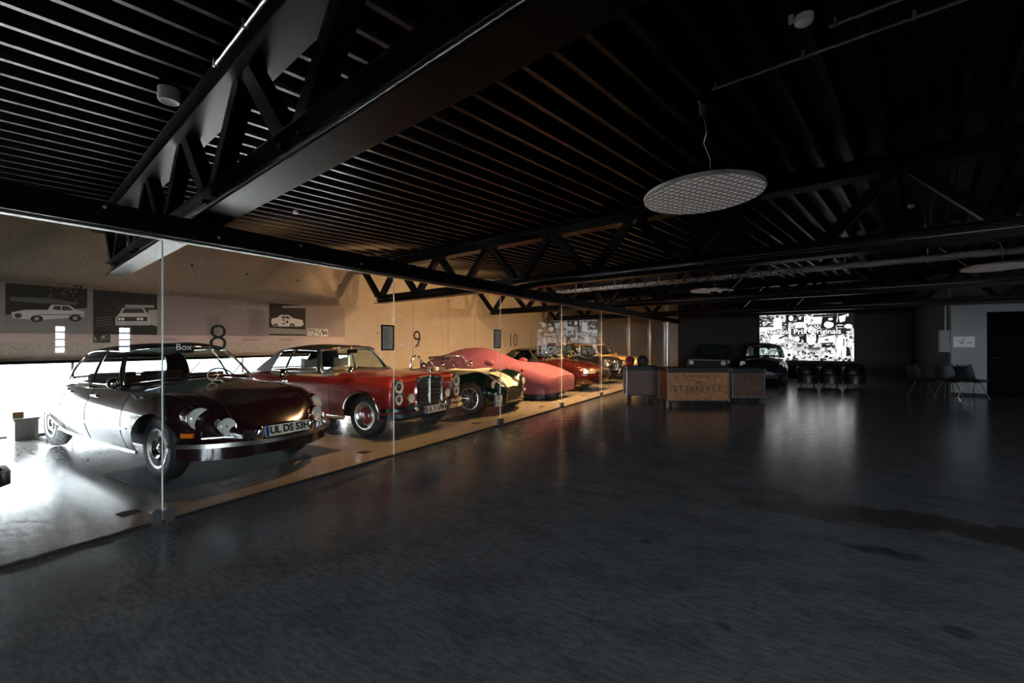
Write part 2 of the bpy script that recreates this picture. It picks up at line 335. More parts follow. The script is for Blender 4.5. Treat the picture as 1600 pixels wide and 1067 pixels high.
# glass partition
U = [1.74+2.55*k for k in range(-2, 8)]
m_sealt = sheer('silicone_joint', (.92, .95, .93))
gw = tag(empty('wall_glass', (GX, 0, 0)), kind='structure')
for i in range(len(U)-1):
    h = (U[i+1]-U[i])/2-.006
    p = mb().box(-.006, .006, -h, h, .02, 2.285).build('pane', m_glass, gw); p.location = (0, (U[i]+U[i+1])/2, 0); p.rotation_euler = (0, 0, .021)
for i, u in enumerate(U[1:]):
    mb().box(-.0065, .0065, u-.004, u+.004, .02, 2.285).build('joint_seal', m_sealt, gw)
    if i % 2 == 1 or i in (4,):
        for s in (-1, 1):
            prof = [(-.033, 0), (.033, 0), (.033, .09)]+[(.033*cos(t*pi/8), .09+.033*sin(t*pi/8)) for t in range(1, 8)]+[(-.033, .09)]
            bb = mb(); n = len(prof); vs = [(xx, u+s*.045+a, z) for xx in (-.022, .022) for a, z in prof]
            bb.add(vs, [tuple(range(n)), tuple(range(n, 2*n))]+[(k, (k+1) % n, (k+1) % n+n, k+n) for k in range(n)]).build('floor_clamp', m_clamp, gw)
mb().box(-.02, .02, Y0, 19.6, 0, .02).build('floor_channel', m_black, gw)
for k, s in ((1, '8'), (2, '9'), (3, '10'), (4, '11'), (5, '12')):
    u = 1.74+2.55*(k-1)
    text(s, .345, 'box_number', m_num, gw, frame((.012, u+.42, 1.49), (0, 1, 0), (0, 0, 1)), .0005, -.004)
    text('Box', .075, 'box_lettering', m_white, gw, frame((.012, u+.15, 1.42), (0, 1, 0), (0, 0, 1)), .0005)
b = mb()
for k, u in enumerate(U[2:9]):
    o = mb().box(GX-.55, GX-.42, u-.12, u+.02, 0, .006).build('floor_socket_lid', m_black)
    tag(o, 'flat dark floor lid behind the glass at the %s visible joint' % ('first second third fourth fifth sixth seventh'.split()[k]), 'floor lid', 'floor lids along the glass')
# silver pipe at the end of the glass
pp = tag(mb().lathe([(.075, 0), (.075, 3.5)], (GX+.02, 19.75, 0), (0, 0, 1), 20).lathe([(.085, 2.0), (.085, 2.06)], (GX+.02, 19.75, 0), (0, 0, 1), 20).build('downpipe', m_alu, None, 40), 'shiny vertical metal pipe standing at the end of the glass wall', 'pipe')
# ------------------------------------------------------------------ trusses
def ibeam(p0, p1, w, h, t=.014):
    b = mb(); u = Vector((0, 0, 1)); p0 = Vector(p0); p1 = Vector(p1)
    b.obox(p0+u*(t/2), p1+u*(t/2), w, t).obox(p0+u*(h-t/2), p1+u*(h-t/2), w, t).obox(p0+u*(h/2), p1+u*(h/2), t, h-2*t); return b
m_highlight = M('highlight_gloss_black', (.012, .012, .013), .25, .3)
def truss(x0, y0, xend, where):
    r = tag(empty('roof_truss', (x0, y0, 2.48)), 'black steel lattice truss under the roof, '+where, 'truss', 'roof trusses')
    L = (xend-x0)/TD.x
    ibeam((0, 0, 0), TD*L, .235, .19).build('bottom_chord', m_steel, r)
    for sg in (-1, 1): mb().tube([RD*sg*.03+Vector((0, 0, .10)), TD*L+RD*sg*.03+Vector((0, 0, .10))], .024, 10).build('highlight_tube', m_highlight, r, True)  # added gloss tubes, no real pipes, that draw a highlight along the chord
    st = (BX-x0)/TD.x+.02
    ibeam(TD*st+Vector((0, 0, .86)), TD*L+Vector((0, 0, .86)), .26, .19).build('top_chord', m_steel, r)
    n = int(L/1.6)
    for k in range(n):
        s = .12+k*1.6
        for q in (-.72, .72):
            if s+q > L: continue
            mb().obox(TD*(s+q*.12)+Vector((0, 0, .19)), TD*(s+q)+Vector((0, 0, .86)), .12, .12).build('diagonal', m_steel, r)
            
    return r
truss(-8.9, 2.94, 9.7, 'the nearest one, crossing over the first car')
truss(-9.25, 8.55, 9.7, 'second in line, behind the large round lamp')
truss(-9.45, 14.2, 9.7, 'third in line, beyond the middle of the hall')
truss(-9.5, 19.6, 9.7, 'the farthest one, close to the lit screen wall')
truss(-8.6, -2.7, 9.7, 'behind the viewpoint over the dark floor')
# ------------------------------------------------------------------ cars
SIDE = curve([(0, .93), (.12, .965), (.45, 1.0), (.75, .985), (.92, .955), (1, .92)])
class Car:
    def __init__(s, name, label, loc, rz, sp, group=None):
        s.sp = sp; s.root = tag(empty(name, loc, rz), label, 'car', group)
        for k in ('W', 'ZT', 'ZS', 'ZB'): setattr(s, k, curve(sp[k]))
        s.FB = curve(sp.get('FB', [(-9, 0), (9, 0)])); s.fy, s.fw = sp.get('fend', (.78, .2)); s.p = sp.get('p', 2.3)
        s.sc = curve(sp['side']) if 'side' in sp else SIDE; s.x0 = sp['W'][0][0]; s.x1 = sp['W'][-1][0]
        s.paint = sp['paint']
    def side_y(s, x, z):
        zb, zs = s.ZB(x), s.ZS(x); return s.W(x)*s.sc(max(0, min(1, (z-zb)/(zs-zb))))
    def top_z(s, x, y):
        q = max(0, min(1, 1-abs(y)/(s.W(x)*s.sc(1)))); return s.ZS(x)+(s.ZT(x)-s.ZS(x))*(1-(1-q)**s.p)+s.FB(x)*exp(-((abs(y)/s.W(x)-s.fy)/s.fw)**2)
    def zbot(s, x):
        z = s.ZB(x)
        for xc, R, zc, H in s.sp.get('arch', ()):
            d = abs(x-xc)/R
            if d < 1: z = max(z, zc+H*sqrt(1-d*d))
        return z
    def shell(s, panels=(), ns=14, nt=14, step=.075):
        """panels: (name, material, test(x, y, z, top)) ; first match wins, the rest is the body"""
        xs = set(); n = int((s.x1-s.x0)/step)
        for i in range(n+1): xs.add(round(s.x0+(s.x1-s.x0)*i/n, 4))
        for e in range(1, 6): xs.add(round(s.x1-step*e/7, 4)); xs.add(round(s.x0+step*e/7, 4))
        for xc, R, zc, H in s.sp.get('arch', ()):
            xs = {x for x in xs if abs(x-xc) > R+.01}
            xs |= {round(xc+R*(1.0005 if abs(k) == 12 else 1)*sin(k*pi/24), 4) for k in range(-12, 13)} | {round(xc-R-.004, 4), round(xc+R+.004, 4)}
        xs = sorted(x for x in xs if s.x0 <= x <= s.x1); P = []
        for x in xs:
            zb = s.zbot(x); zs = s.ZS(x); W = s.W(x); r = []
            for i in range(ns+1):
                z = zb+(zs-zb)*i/ns; r.append((x, s.side_y(x, z), z))
            y1 = W*s.sc(1)
            for j in range(1, nt+1):
                y = y1*(1-j/nt); r.append((x, y, s.top_z(x, y)))
            P.append(r)
        buck = {'body': MB()}; mats = {'body': s.paint}; names = [p[0] for p in panels]
        for p in panels: buck.setdefault(p[0], MB()); mats[p[0]] = p[1]
        m = ns+nt+1
        for i in range(len(xs)-1):
            for j in range(m-1):
                q = [P[i][j], P[i][j+1], P[i+1][j+1], P[i+1][j]]; c = [sum(v[k] for v in q)/4 for k in range(3)]
                for sg in (1, -1):
                    nm = 'body'
                    for p in panels:
                        if p[2](c[0], c[1]*sg, c[2], j >= ns): nm = p[0]; break
                    if nm == 'hole': continue
                    qq = [(v[0], v[1]*sg, v[2]) for v in q]; buck[nm].add(qq, [(0, 1, 2, 3) if sg > 0 else (3, 2, 1, 0)])
        for r in (P[0], P[-1]):
            for j in range(m-1):
                buck['body'].add([r[j], r[j+1], (r[j+1][0], -r[j+1][1], r[j+1][2]), (r[j][0], -r[j][1], r[j][2])], [(0, 1, 2, 3)])
        s.parts = {}
        for k, b in buck.items():
            if b.f and k != 'hole':
                if k in ('door', 'rear_door'):
                    for sg in (1, -1):
                        bb = MB(); [bb.add([b.v[i] for i in f], [tuple(range(len(f)))]) for f in b.f if b.v[f[0]][1]*sg > 0]; o = bb.build(k, mats[k], s.root, 50)
                        s.parts[(k, sg)] = o
                else: s.parts[k] = b.build(k, mats[k], s.root, 50)
        return s
    def under(s, xa, xb, hw=.5, z0=None, z1=.6):
        b = mb(); z0 = z0 or s.ZB((xa+xb)/2); b.box(xa, xb, -hw, hw, z0, z1)
        zi = s.sp.get('floor', .5); b.build('underbody', m_black, s.root); return s
    def seam(s, pts, r=.004, mat=None, name='door_gap', both=True):
        for sg in ((1, -1) if both else (-1,)): mb().tube([(x, y*sg, z) for x, y, z in pts], r, 5).build(name, mat or m_black, s.root)
    def vseam(s, x, z0, z1, lean=0):
        n = 10; return s.seam([(x+lean*t/n, s.side_y(x+lean*t/n, z0+(z1-z0)*t/n)+.001, z0+(z1-z0)*t/n) for t in range(n+1)])
    def strip(s, xa, xb, zf, w=.012, name='side_trim', mat=None, d=.008):
        for sg in (1, -1):
            n = max(4, int(abs(xb-xa)/.12)); pts = []
            for k in range(n+1):
                x = xa+(xb-xa)*k/n; z = zf(x) if callable(zf) else zf; pts.append((x, sg*(s.side_y(x, z)+d/2), z))
            mb().sweep(pts, [(-d, -w), (d, -w*.7), (d, w*.7), (-d, w)]).build(name, mat or m_chr, s.root, 60)
    def archlip(s, k, r=.012, mat=None):
        xc, R, zc, H = s.sp['arch'][k]; pts = []
        for t in range(0, 21):
            x = xc-R*cos(pi*t/20); z = zc+H*sin(pi*t/20); z = max(z, s.ZB(x)); pts.append((x, s.side_y(x, z)+.004, z))
        for sg in (1, -1): mb().tube([(x, sg*y, z) for x, y, z in pts], r, 6).build('arch_trim', mat or m_chr, s.root, True)
    def wheel(s, x, y, R=.33, wd=.19, style='cap', capmat=None, rimR=None):
        for sg in (-1, 1):
            o = Vector((x, sg*y, R)); ax = (0, sg, 0); rr = rimR or R*.62; h = wd/2
            w = mb().lathe([(rr, -h*.9), (rr+.02, -h), (R-.03, -h), (R-.006, -h*.75), (R, -h*.5), (R, h*.5), (R-.006, h*.75), (R-.03, h), (R-.04, h+.003), (rr+.03, h+.004), (rr+.01, h), (rr, h*.9)], o, ax, 40).build('wheel', m_rub, s.root, 50)
            if style == 'spoke':
                rim = mb().lathe([(rr, h*.9), (rr-.012, h+.006), (rr-.03, h), (rr-.035, h*.3), (rr-.02, -h*.5)], o, ax, 40).build('rim', m_alu, w, 50)
                sp = mb()
                for k in range(12):
                    a = 2*pi*k/12; sp.obox(o+Vector((.03*cos(a), sg*h*.75, .03*sin(a))), o+Vector(((rr-.025)*cos(a), sg*h*.55, (rr-.025)*sin(a))), .018, .025, (0, 1, 0))
                sp.build('spoke', m_alu, w); mb().lathe([(0, h+.02), (.03, h+.015), (.05, h*.6), (.05, h*.3)], o, ax, 16).build('hub', m_dchr, w, 40)
                mb().lathe([(0, -h*.3), (rr-.02, -h*.3)], o, ax, 24).build('brake_disc', m_black, w)
            elif style == 'ds':
                mb().lathe([(rr+.004, h*.95), (rr-.006, h+.008), (rr-.03, h+.002), (rr-.045, h*.55), (rr-.09, h*.55)], o, ax, 40).build('rim', m_alu, w, 40)
                mb().lathe([(rr-.045, h*.5), (0, h*.5)], o, ax, 32).build('rim_disc', M('bronze_rim', (.35, .2, .1), .35, .8), w)
                mb().lathe([(.135, h*.55), (.13, h*.9), (.10, h+.012), (.075, h+.004), (.055, h*.75), (.03, h*.9), (0, h)], o, ax, 32).build('hubcap', m_chr, w, 35)
            else:
                mb().lathe([(rr+.004, h*.95), (rr-.004, h+.01), (rr-.025, h+.008), (rr-.05, h*.7), (rr-.07, h*.62), (.115, h*.85)], o, ax, 40).build('rim', m_dchr, w, 35)
                c = mb().lathe([(.125, h*.8), (.12, h+.0), (.09, h+.025), (.04, h+.035), (0, h+.037)], o, ax, 32).build('hubcap', capmat or m_chr, w, 40)
                hs = mb()
                for k in range(12):
                    a = 2*pi*k/12; hs.lathe([(0, .003), (.011, .003), (.011, 0)], o+Vector(((rr-.052)*cos(a), sg*h*.74, (rr-.052)*sin(a))), ax, 8)
                hs.build('vent_hole', m_black, w)
                if style == 'star': star(o+Vector((0, sg*(h+.04), 0)), (1, 0, 0), (0, 0, 1), .05, w)
    def cabin(s, belt, rail, panes, crown=.06, roof=None, pillar=None, ns=9, fr=.07, trim=None, bulge=.02, roofname='roof', trimr=.009):
        n = len(belt)-1
        def Pt(t, v):
            sg = 1
            if t < 0: t = -t; sg = -1
            elif t > n: t = 2*n-t; sg = -1
            a = Vector(catm(belt, t)); b = Vector(catm(rail, t)); q = a.lerp(b, v); c = Vector((-.3, 0, 0)) if False else None
            y = q.y; q.y += (bulge*sin(pi*v)*(1 if y > .05 else y/.05)); q.y *= sg; return q
        s.Pt = Pt
        roofm = roof or s.paint; pil = pillar or roofm
        # roof cap
        K = 40; b = mb(); G = []
        for i in range(K+1):
            t = n*i/K; e = Vector(catm(rail, t)); row = []
            for j in range(-10, 11):
                u = j/10; k = sin(pi*i/K)**.6 if 0 < i < K else 0; row.append((e.x, e.y*u, e.z+crown*(1-u*u)*k))
            G.append(row)
        b.grid(G).build(roofname, roofm, s.root, 60)
        # pillars and frames: whole strip minus panes
        fb = mb(); tb = []
        cov = []
        for k, (t0, t1) in enumerate(panes):
            N = max(6, int((t1-t0)*5)); g = mb(); lo, hi = fr, 1-fr*.8
            g.grid([[Pt(t0+(t1-t0)*i/N, lo+(hi-lo)*j/ns) for j in range(ns+1)] for i in range(N+1)])
            sym = t0 < 0 or t1 > n
            sides = (1,) if sym else (1, -1)
            nm = 'windscreen' if t0 < 0 else ('rear_window' if t1 > n else 'side_window')
            for sg in sides:
                gg = mb().add([(p[0], p[1]*sg, p[2]) for p in g.v], g.f); o = gg.build(nm, m_cgl, s.root, True)
                loop = [Pt(t0+(t1-t0)*i/N, lo) for i in range(N+1)]+[Pt(t1, lo+(hi-lo)*j/ns) for j in range(1, ns)]+[Pt(t1-(t1-t0)*i/N, hi) for i in range(N+1)]+[Pt(t0, hi-(hi-lo)*j/ns) for j in range(1, ns)]
                if trim: mb().tube([(p[0], p[1]*sg, p[2]) for p in loop], trimr, 6, True).build('window_trim', trim, o, True)
                # sill and head strips of the frame
                for va, vb in ((0, lo), (hi, 1)):
                    fb.grid([[(lambda p: (p[0], p[1]*sg, p[2]))(Pt(t0+(t1-t0)*i/N, va+(vb-va)*j)) for j in (0, 1)] for i in range(N+1)])
            cov.append((t0, t1))
        gaps = []; cur = cov[0][1] if cov[0][0] < 0 else 0
        for t0, t1 in cov[(1 if cov[0][0] < 0 else 0):]:
            if t0 > cur: gaps.append((cur, t0))
            cur = t1
        if cur < n: gaps.append((cur, n))
        for t0, t1 in gaps:
            N = max(2, int((t1-t0)*8))
            for sg in (1, -1):
                fb.grid([[(lambda p: (p[0], p[1]*sg, p[2]))(Pt(t0+(t1-t0)*i/N, j/6)) for j in range(7)] for i in range(N+1)])
        fb.build('pillars', pil, s.root, 50)
        return s
    def seat(s, x, y, mat, z=.42, w=.5, h=.52, head=True):
        b = mb()
        b.obox((x+.45, y, z), (x-.05, y, z-.03), w, .14).obox((x-.02, y, z), (x-.16, y, z+h), .12, w, (0, 1, 0)); o = b.build('seat', mat, s.root)
        if head:
            pts = [(x-.17, y-.14, z+h+.02), (x-.17, y-.13, z+h+.19), (x-.17, y-.06, z+h+.17), (x-.17, y, z+h+.15), (x-.17, y+.06, z+h+.17), (x-.17, y+.13, z+h+.19), (x-.17, y+.14, z+h+.02)]
            n = len(pts); mb().add([(p[0]+d, p[1], p[2]) for d in (-.05, .05) for p in pts], [tuple(range(n)), tuple(range(n, 2*n))]+[(k, (k+1) % n, (k+1) % n+n, k+n) for k in range(n)]).build('headrest', mat, o)
    def steering(s, x, y, z, mat, R=.2):
        pts = [(x-R*.45*sin(a), y+R*cos(a), z+R*.9*sin(a)) for a in [2*pi*k/24 for k in range(24)]]
        b = mb().tube(pts, .011, 6, True)
        for a in (0.1, pi-.1, -pi/2): b.obox((x, y, z), (x-R*.45*sin(a), y+R*cos(a), z+R*.9*sin(a)), .02, .012)
        b.obox((x, y, z), (x+.3, y, z-.16), .03, .03); b.build('steering_wheel', mat, s.root)
    def lamp(s, p, r=.09, d=(1, 0, 0), name='headlight', ring=m_chr, dome=.35):
        d = Vector(d).normalized()
        o = mb().lathe([(r*1.05, -.05), (r*1.07, .0), (r*1.04, .012), (r, .01), (r*.97, 0)], p, d, 28).build(name, ring, s.root, 40)
        mb().lathe([(r*.97, 0), (r*.8, -r*.05), (r*.45, -r*.10), (.012, -r*.12), (.0, -r*.10)], p, d, 24).build('reflector', m_refl, o, True)
        mb().lathe([(r, .008)]+[(r*cos(k*pi/12), .008+r*dome*sin(k*pi/12)) for k in range(1, 6)]+[(.0, .008+r*dome)], p, d, 24).build('lens', m_lens, o, True)
        mb().lathe([(r*.16, -r*.12), (r*.14, r*.10), (0, r*.14)], p, d, 10).build('bulb_cap', m_dchr, o, True)
        return o
    def plate(s, M0, lines, w=.52, h=.11):
        o = mb().add([tuple(M0 @ Vector(v)) for v in [(-w/2, -h/2, 0), (w/2, -h/2, 0), (w/2, h/2, 0), (-w/2, h/2, 0), (-w/2, -h/2, .008), (w/2, -h/2, .008), (w/2, h/2, .008), (-w/2, h/2, .008)]], [(3, 2, 1, 0), (4, 5, 6, 7), (0, 1, 5, 4), (1, 2, 6, 5), (2, 3, 7, 6), (3, 0, 4, 7)]).build('number_plate', m_plate, s.root)
        mb().add([tuple(M0 @ Vector(v)) for v in [(-w/2+.003, -h/2+.003, .0095), (-w/2+.04, -h/2+.003, .0095), (-w/2+.04, h/2-.003, .0095), (-w/2+.003, h/2-.003, .0095)]], [(0, 1, 2, 3)]).build('blue_band', m_blue, o)
        nl = len(lines); sz = h/nl*.95
        for k, ln in enumerate(lines):
            text(ln, sz, 'plate_lettering', m_ink, o, M0 @ Matrix.Translation((.025, (nl-1)*h/nl/2-k*h/nl, .0095)), .001, .004*sz/.1, .95)
        return o
    def mirror(s, p, mat=m_chr, r=.06, arm=(0, .1, -.08)):
        b = mb(); p = Vector(p); 
        b.lathe([(r, -.012), (r*1.03, 0), (r*.9, .03), (r*.5, .05), (0, .056)], p, (1, 0, .1), 16); b.tube([p+Vector((.03, 0, -.01)), p+Vector((.03, 0, -.03))+Vector(arm)*.5, p+Vector(arm)], .009, 6)
        return b.build('wing_mirror', mat, s.root, 40)
    def handle(s, x, z, mat=m_chr):
        for sg in (1, -1):
            y = s.side_y(x, z); mb().obox((x-.07, sg*(y+.018), z), (x+.07, sg*(y+.02), z+.004), .014, .018).obox((x+.05, sg*y, z), (x+.05, sg*(y+.02), z), .03, .03).build('door_handle', mat, s.root)
def squeeze(car, x0, k, skip=('wheel',)):
    """shorten everything ahead of x0"""
    todo = [c for c in car.root.children if c.name.split('.')[0] not in skip]; seen = set()
    while todo:
        c = todo.pop(); todo += list(c.children)
        if c.data and c.data.name not in seen:
            seen.add(c.data.name)
            for v in c.data.vertices:
                if v.co.x > x0: v.co.x = x0+(v.co.x-x0)*k
            c.data.update()
def star(o, r, u, R, parent, mat=m_chr):
    o = Vector(o); r = Vector(r); u = Vector(u); b = mb(); b.tube([o+(r*cos(2*pi*k/20)+u*sin(2*pi*k/20))*R for k in range(20)], R*.07, 5, True)
    for a in (pi/2, pi/2+2*pi/3, pi/2+4*pi/3): b.tube([o, o+(r*cos(a)+u*sin(a))*R], [R*.16, R*.05], 4)
    return b.build('emblem', mat, parent)
m_brown = M('brown_velour', (.022, .011, .008), .85); m_tan = M('tan_leather', (.33, .15, .06), .5); m_beige = M('cream_leather', (.45, .38, .28), .5); m_blk = M('black_leather', (.015, .014, .014), .5)
m_soft = noisy(M('black_soft_top', (.012, .012, .014), .8), 160, (.008, .008, .009), (.018, .018, .02)); m_ivory = M('ivory_bakelite', (.6, .5, .34), .3)

# --- maroon saloon with a sloping nose
p_ds = paint('aubergine_paint', (.016, .0045, .0065), .1, .18)
ds = Car('vintage_saloon', 'dark aubergine vintage saloon with a long sloping nose and round twin lamps behind the glass', (-5.64, 3.02, .006), .025, dict(paint=p_ds,
    W=[(-4.1, .36), (-4.03, .52), (-3.85, .65), (-3.4, .74), (-2.6, .83), (-1.6, .885), (-.6, .90), (-.05, .895), (.25, .86), (.42, .785), (.55, .70), (.66, .605), (.76, .50), (.84, .38), (.88, .28)],
    ZT=[(-4.1, .60), (-3.9, .78), (-3.4, .92), (-2.8, .97), (-1, .99), (-.62, 1.01), (-.2, .975), (.2, .905), (.5, .815), (.70, .70), (.85, .57)],
    ZS=[(-4.1, .54), (-3.6, .72), (-2.8, .86), (-1, .90), (-.4, .90), (.1, .87), (.45, .80), (.70, .66), (.85, .53)],
    ZB=[(-4.1, .44), (-3.7, .36), (-3, .26), (-.6, .24), (.2, .26), (.5, .33), (.85, .40)],
    FB=[(-1.2, 0), (-.6, .0), (0, .02), (.35, .035), (.6, .03), (.88, .0)], fend=(.72, .2), p=2.0,
    side=[(0, .90), (.15, .95), (.42, 1.0), (.62, .995), (.82, .95), (1, .87)],
    arch=[(0, .43, .33, .39), (-3.22, .36, .22, .10)]))
ds.shell([('hole', None, lambda x, y, z, t: t and -3.0 < x < -.75 and abs(y) < .74), ('hood', p_ds, lambda x, y, z, t: t and x > -.56 and abs(y) < .62*ds.W(min(x, .5))),
    ('door', p_ds, lambda x, y, z, t: not t and -1.62 < x < -.62 and z > .30), ('rear_door', p_ds, lambda x, y, z, t: not t and -2.55 < x <= -1.62 and z > .30)])
ds.under(-3.9, .5, .52, .22, .62)
for x in (-.62, -1.62, -2.55): ds.vseam(x, .3, .89, -.03)
ds.seam([(x, .62*ds.W(min(x, .5)), ds.top_z(x, .62*ds.W(min(x, .5)))+.001) for x in [-.56+.1*k for k in range(14)]], .004, m_black, 'hood_gap')
ds.strip(-3.95, -.5, lambda x: .53+.01*x, .016, 'side_trim'); ds.strip(-3.5, -.46, lambda x: ds.ZB(x)+.02, .02, 'sill_trim')
ds.cabin([(-.60, 0, 1.015), (-.64, .35, 1.0), (-.80, .66, .96), (-.98, .78, .935), (-1.62, .81, .93), (-2.3, .78, .925), (-2.95, .66, .93), (-3.2, .45, .94), (-3.28, 0, .955)],
    [(-1.10, 0, 1.425), (-1.13, .3, 1.415), (-1.24, .52, 1.385), (-1.34, .575, 1.365), (-1.75, .60, 1.375), (-2.25, .585, 1.355), (-2.75, .52, 1.26), (-2.88, .36, 1.25), (-2.92, 0, 1.255)],
    [(-2.75, 2.75), (3.0, 4.0), (4.06, 5.45), (6.35, 9.65)], .07, m_soft, p_ds, trim=m_chr)
for x, y in ((-1.35, .38), (-1.35, -.38), (-2.35, .3), (-2.35, -.3)): ds.seat(x, y, m_brown, .46, .50, .56, head=False)
ds.steering(-1.0, .36, .92, m_black, .2)
mb().box(-1.0, -.7, -.66, .66, .82, .95).build('dashboard', m_black, ds.root)
for y, z, x, r in ((.675, .685, .52, .108), (.525, .605, .735, .082)):
    for sg in (1, -1):
        mb().lathe([(r*1.25, -.16), (r*1.2, -.05), (r*1.07, .0)], (x, sg*y, z), (1, sg*.16, 0), 24).build('lamp_pod', p_ds, ds.root, True)
        ds.lamp((x+.012, sg*y, z), r, (1, sg*.16, .04))
prof = [(-.03, -.022), (.01, -.026), (.03, -.008), (.026, .004), (.012, .014), (-.01, .02), (-.03, .02)]
pts = [(.40, -.89, .44), (.58, -.82, .44), (.74, -.68, .435), (.87, -.43, .43), (.93, -.2, .425), (.945, 0, .425), (.93, .2, .425), (.87, .43, .43), (.74, .68, .435), (.58, .82, .44), (.40, .89, .44)]
mb().sweep(pts, [(-a, b) for a, b in prof]).build('bumper', m_dchr, ds.root, 40)
for sg in (1, -1):
    mb().lathe([(.05, 0), (.055, .06), (.03, .13), (0, .15)], (.90, sg*.30, .46), (.5, 0, 1), 12).build('bumper_horn', m_chr, ds.root, True)
    mb().obox((.60, sg*.765, .535), (.50, sg*.825, .535), .03, .045).build('indicator', m_amber, ds.root)
    mb().obox((.82, sg*.50, .505), (.66, sg*.72, .505), .02, .010).build('grille_trim', m_chr, ds.root)
mb().box(.70, .90, -.40, .40, .46, .545).build('nose_grille', m_black, ds.root)
mb().sweep([(.45, -.84, .37), (.64, -.70, .35), (.80, -.4, .34), (.84, 0, .34), (.80, .4, .34), (.64, .70, .35), (.45, .84, .37)], [(.02, -.07), (-.015, -.05), (-.015, .07), (.02, .07)]).build('front_valance', p_ds, ds.root, 40)
ds.plate(frame((.965, .0, .525), (0, 1, 0), (-.15, 0, 1)), ['UL DS 53H'])
ds.mirror((-.80, -.90, 1.0), m_chr, .06, (.0, .08, -.05)); ds.mirror((-.30, .80, 1.02), m_chr, .06, (.05, -.03, -.12))
for x in (-1.5, -2.42): ds.handle(x, .82)
mb().tube([(-.30+.055*cos(a)*.15, -.12+.055*cos(a), 1.06+.055*sin(a)) for a in [2*pi*k/20 for k in range(20)]], .006, 6, True).tube([(-.30, -.12, 1.005), (-.30, -.12, .96)], .006).build('ring_mirror', m_plate, ds.root)
for y in (-.3, .25): mb().tube([(-.58, y, 1.01), (-.75, y+.2, 1.13), (-.86, y+.33, 1.22)], .006, 5).build('wiper', m_black, ds.root)
mb().obox((-1.15, 0, 1.34), (-1.16, 0, 1.34), .18, .05).build('interior_mirror', m_black, ds.root)
ds.wheel(-.04, .715, .345, .17, 'ds'); ds.wheel(-3.22, .66, .335, .15, 'ds')

# --- red soft-top coupe with upright grille
p_me = paint('carmine_paint', (.22, .017, .010), .3, .3, .6)
me = Car('soft_top_convertible', 'red classic convertible with black soft top and tall chrome grille behind the glass', (-5.60, 5.73, 0), .035, dict(paint=p_me,
    W=[(-4.0, .70), (-3.92, .79), (-3.2, .88), (-2, .915), (-.5, .92), (.35, .915), (.62, .90), (.76, .87), (.80, .83)],
    ZT=[(-4.0, .76), (-3.8, .88), (-3.2, .94), (-2.6, .955), (-1.2, .95), (-.7, .985), (-.2, .98), (.4, .955), (.68, .93), (.80, .88)],
    ZS=[(-4, .70), (-3.5, .84), (-2.6, .88), (-1, .88), (0, .88), (.55, .87), (.80, .82)],
    ZB=[(-4, .42), (-3.6, .34), (-3.1, .27), (.4, .27), (.6, .34), (.8, .40)],
    FB=[(-1.0, 0), (-.4, .0), (0, .025), (.5, .05), (.72, .05), (.8, .02)], fend=(.80, .16), p=2.6,
    side=[(0, .93), (.12, .97), (.5, 1), (.8, .985), (.93, .955), (1, .90)],
    arch=[(0, .40, .31, .40), (-2.75, .38, .31, .37)]))
me.shell([('hole', None, lambda x, y, z, t: t and -2.85 < x < -.9 and abs(y) < .74), ('hood', p_me, lambda x, y, z, t: t and x > -.70 and abs(y) < .60),
    ('door', p_me, lambda x, y, z, t: not t and -1.98 < x < -.72 and z > .32)])
me.under(-3.8, .6, .55, .24, .66)
me.vseam(-.72, .33, .87, .0); me.vseam(-1.98, .33, .87)
me.seam([(x, .60, me.top_z(x, .60)+.001) for x in [-.70+.1*k for k in range(15)]], .004, m_black, 'hood_gap')
me.strip(-3.9, .2, lambda x: .72+.012*x, .010, 'side_trim', p_me, .006); me.strip(-2.3, -.42, .29, .05, 'sill_trim'); me.archlip(0, .016); me.archlip(1, .014)
me.cabin([(-.72, 0, .985), (-.77, .4, .98), (-.95, .72, .95), (-1.10, .775, .94), (-1.98, .79, .935), (-2.55, .75, .935), (-3.0, .68, .935), (-3.22, .48, .94), (-3.27, 0, .945)],
    [(-1.13, 0, 1.375), (-1.15, .3, 1.37), (-1.27, .545, 1.34), (-1.36, .575, 1.335), (-1.95, .60, 1.35), (-2.35, .585, 1.325), (-2.62, .51, 1.27), (-2.76, .36, 1.255), (-2.78, 0, 1.26)],
    [(-2.72, 2.72), (3.1, 4.0), (4.06, 4.85), (7.1, 8.9)], .075, m_soft, m_soft, trim=m_chr, roofname='soft_top')
mb().tube([me.Pt(t/4, .97)+Vector((.015, 0, .01)) for t in range(-11, 12)], .022, 8).build('windscreen_rail', m_chr, me.root, True)
for sg in (1, -1): mb().tube([(lambda p: (p.x, p.y*sg, p.z))(me.Pt(2.85, v/6)) for v in range(7)], .02, 8).build('windscreen_post', m_dchr, me.root, True)
for x, y in ((-1.75, .36), (-1.75, -.36)): me.seat(x, y, m_beige, .5, .52, .48)
me.seat(-2.55, 0, m_beige, .5, 1.1, .42, False)
me.steering(-1.25, .36, .95, m_ivory, .21); mb().box(-1.15, -.85, -.68, .68, .8, .94).build('dashboard', m_beige, me.root)
b = mb().obox((-1.2, 0, 1.30), (-1.215, 0, 1.30), .22, .07); b.tube([(-1.2, 0, 1.33), (-1.14, 0, 1.38)], .008); b.build('interior_mirror', m_black, me.root)
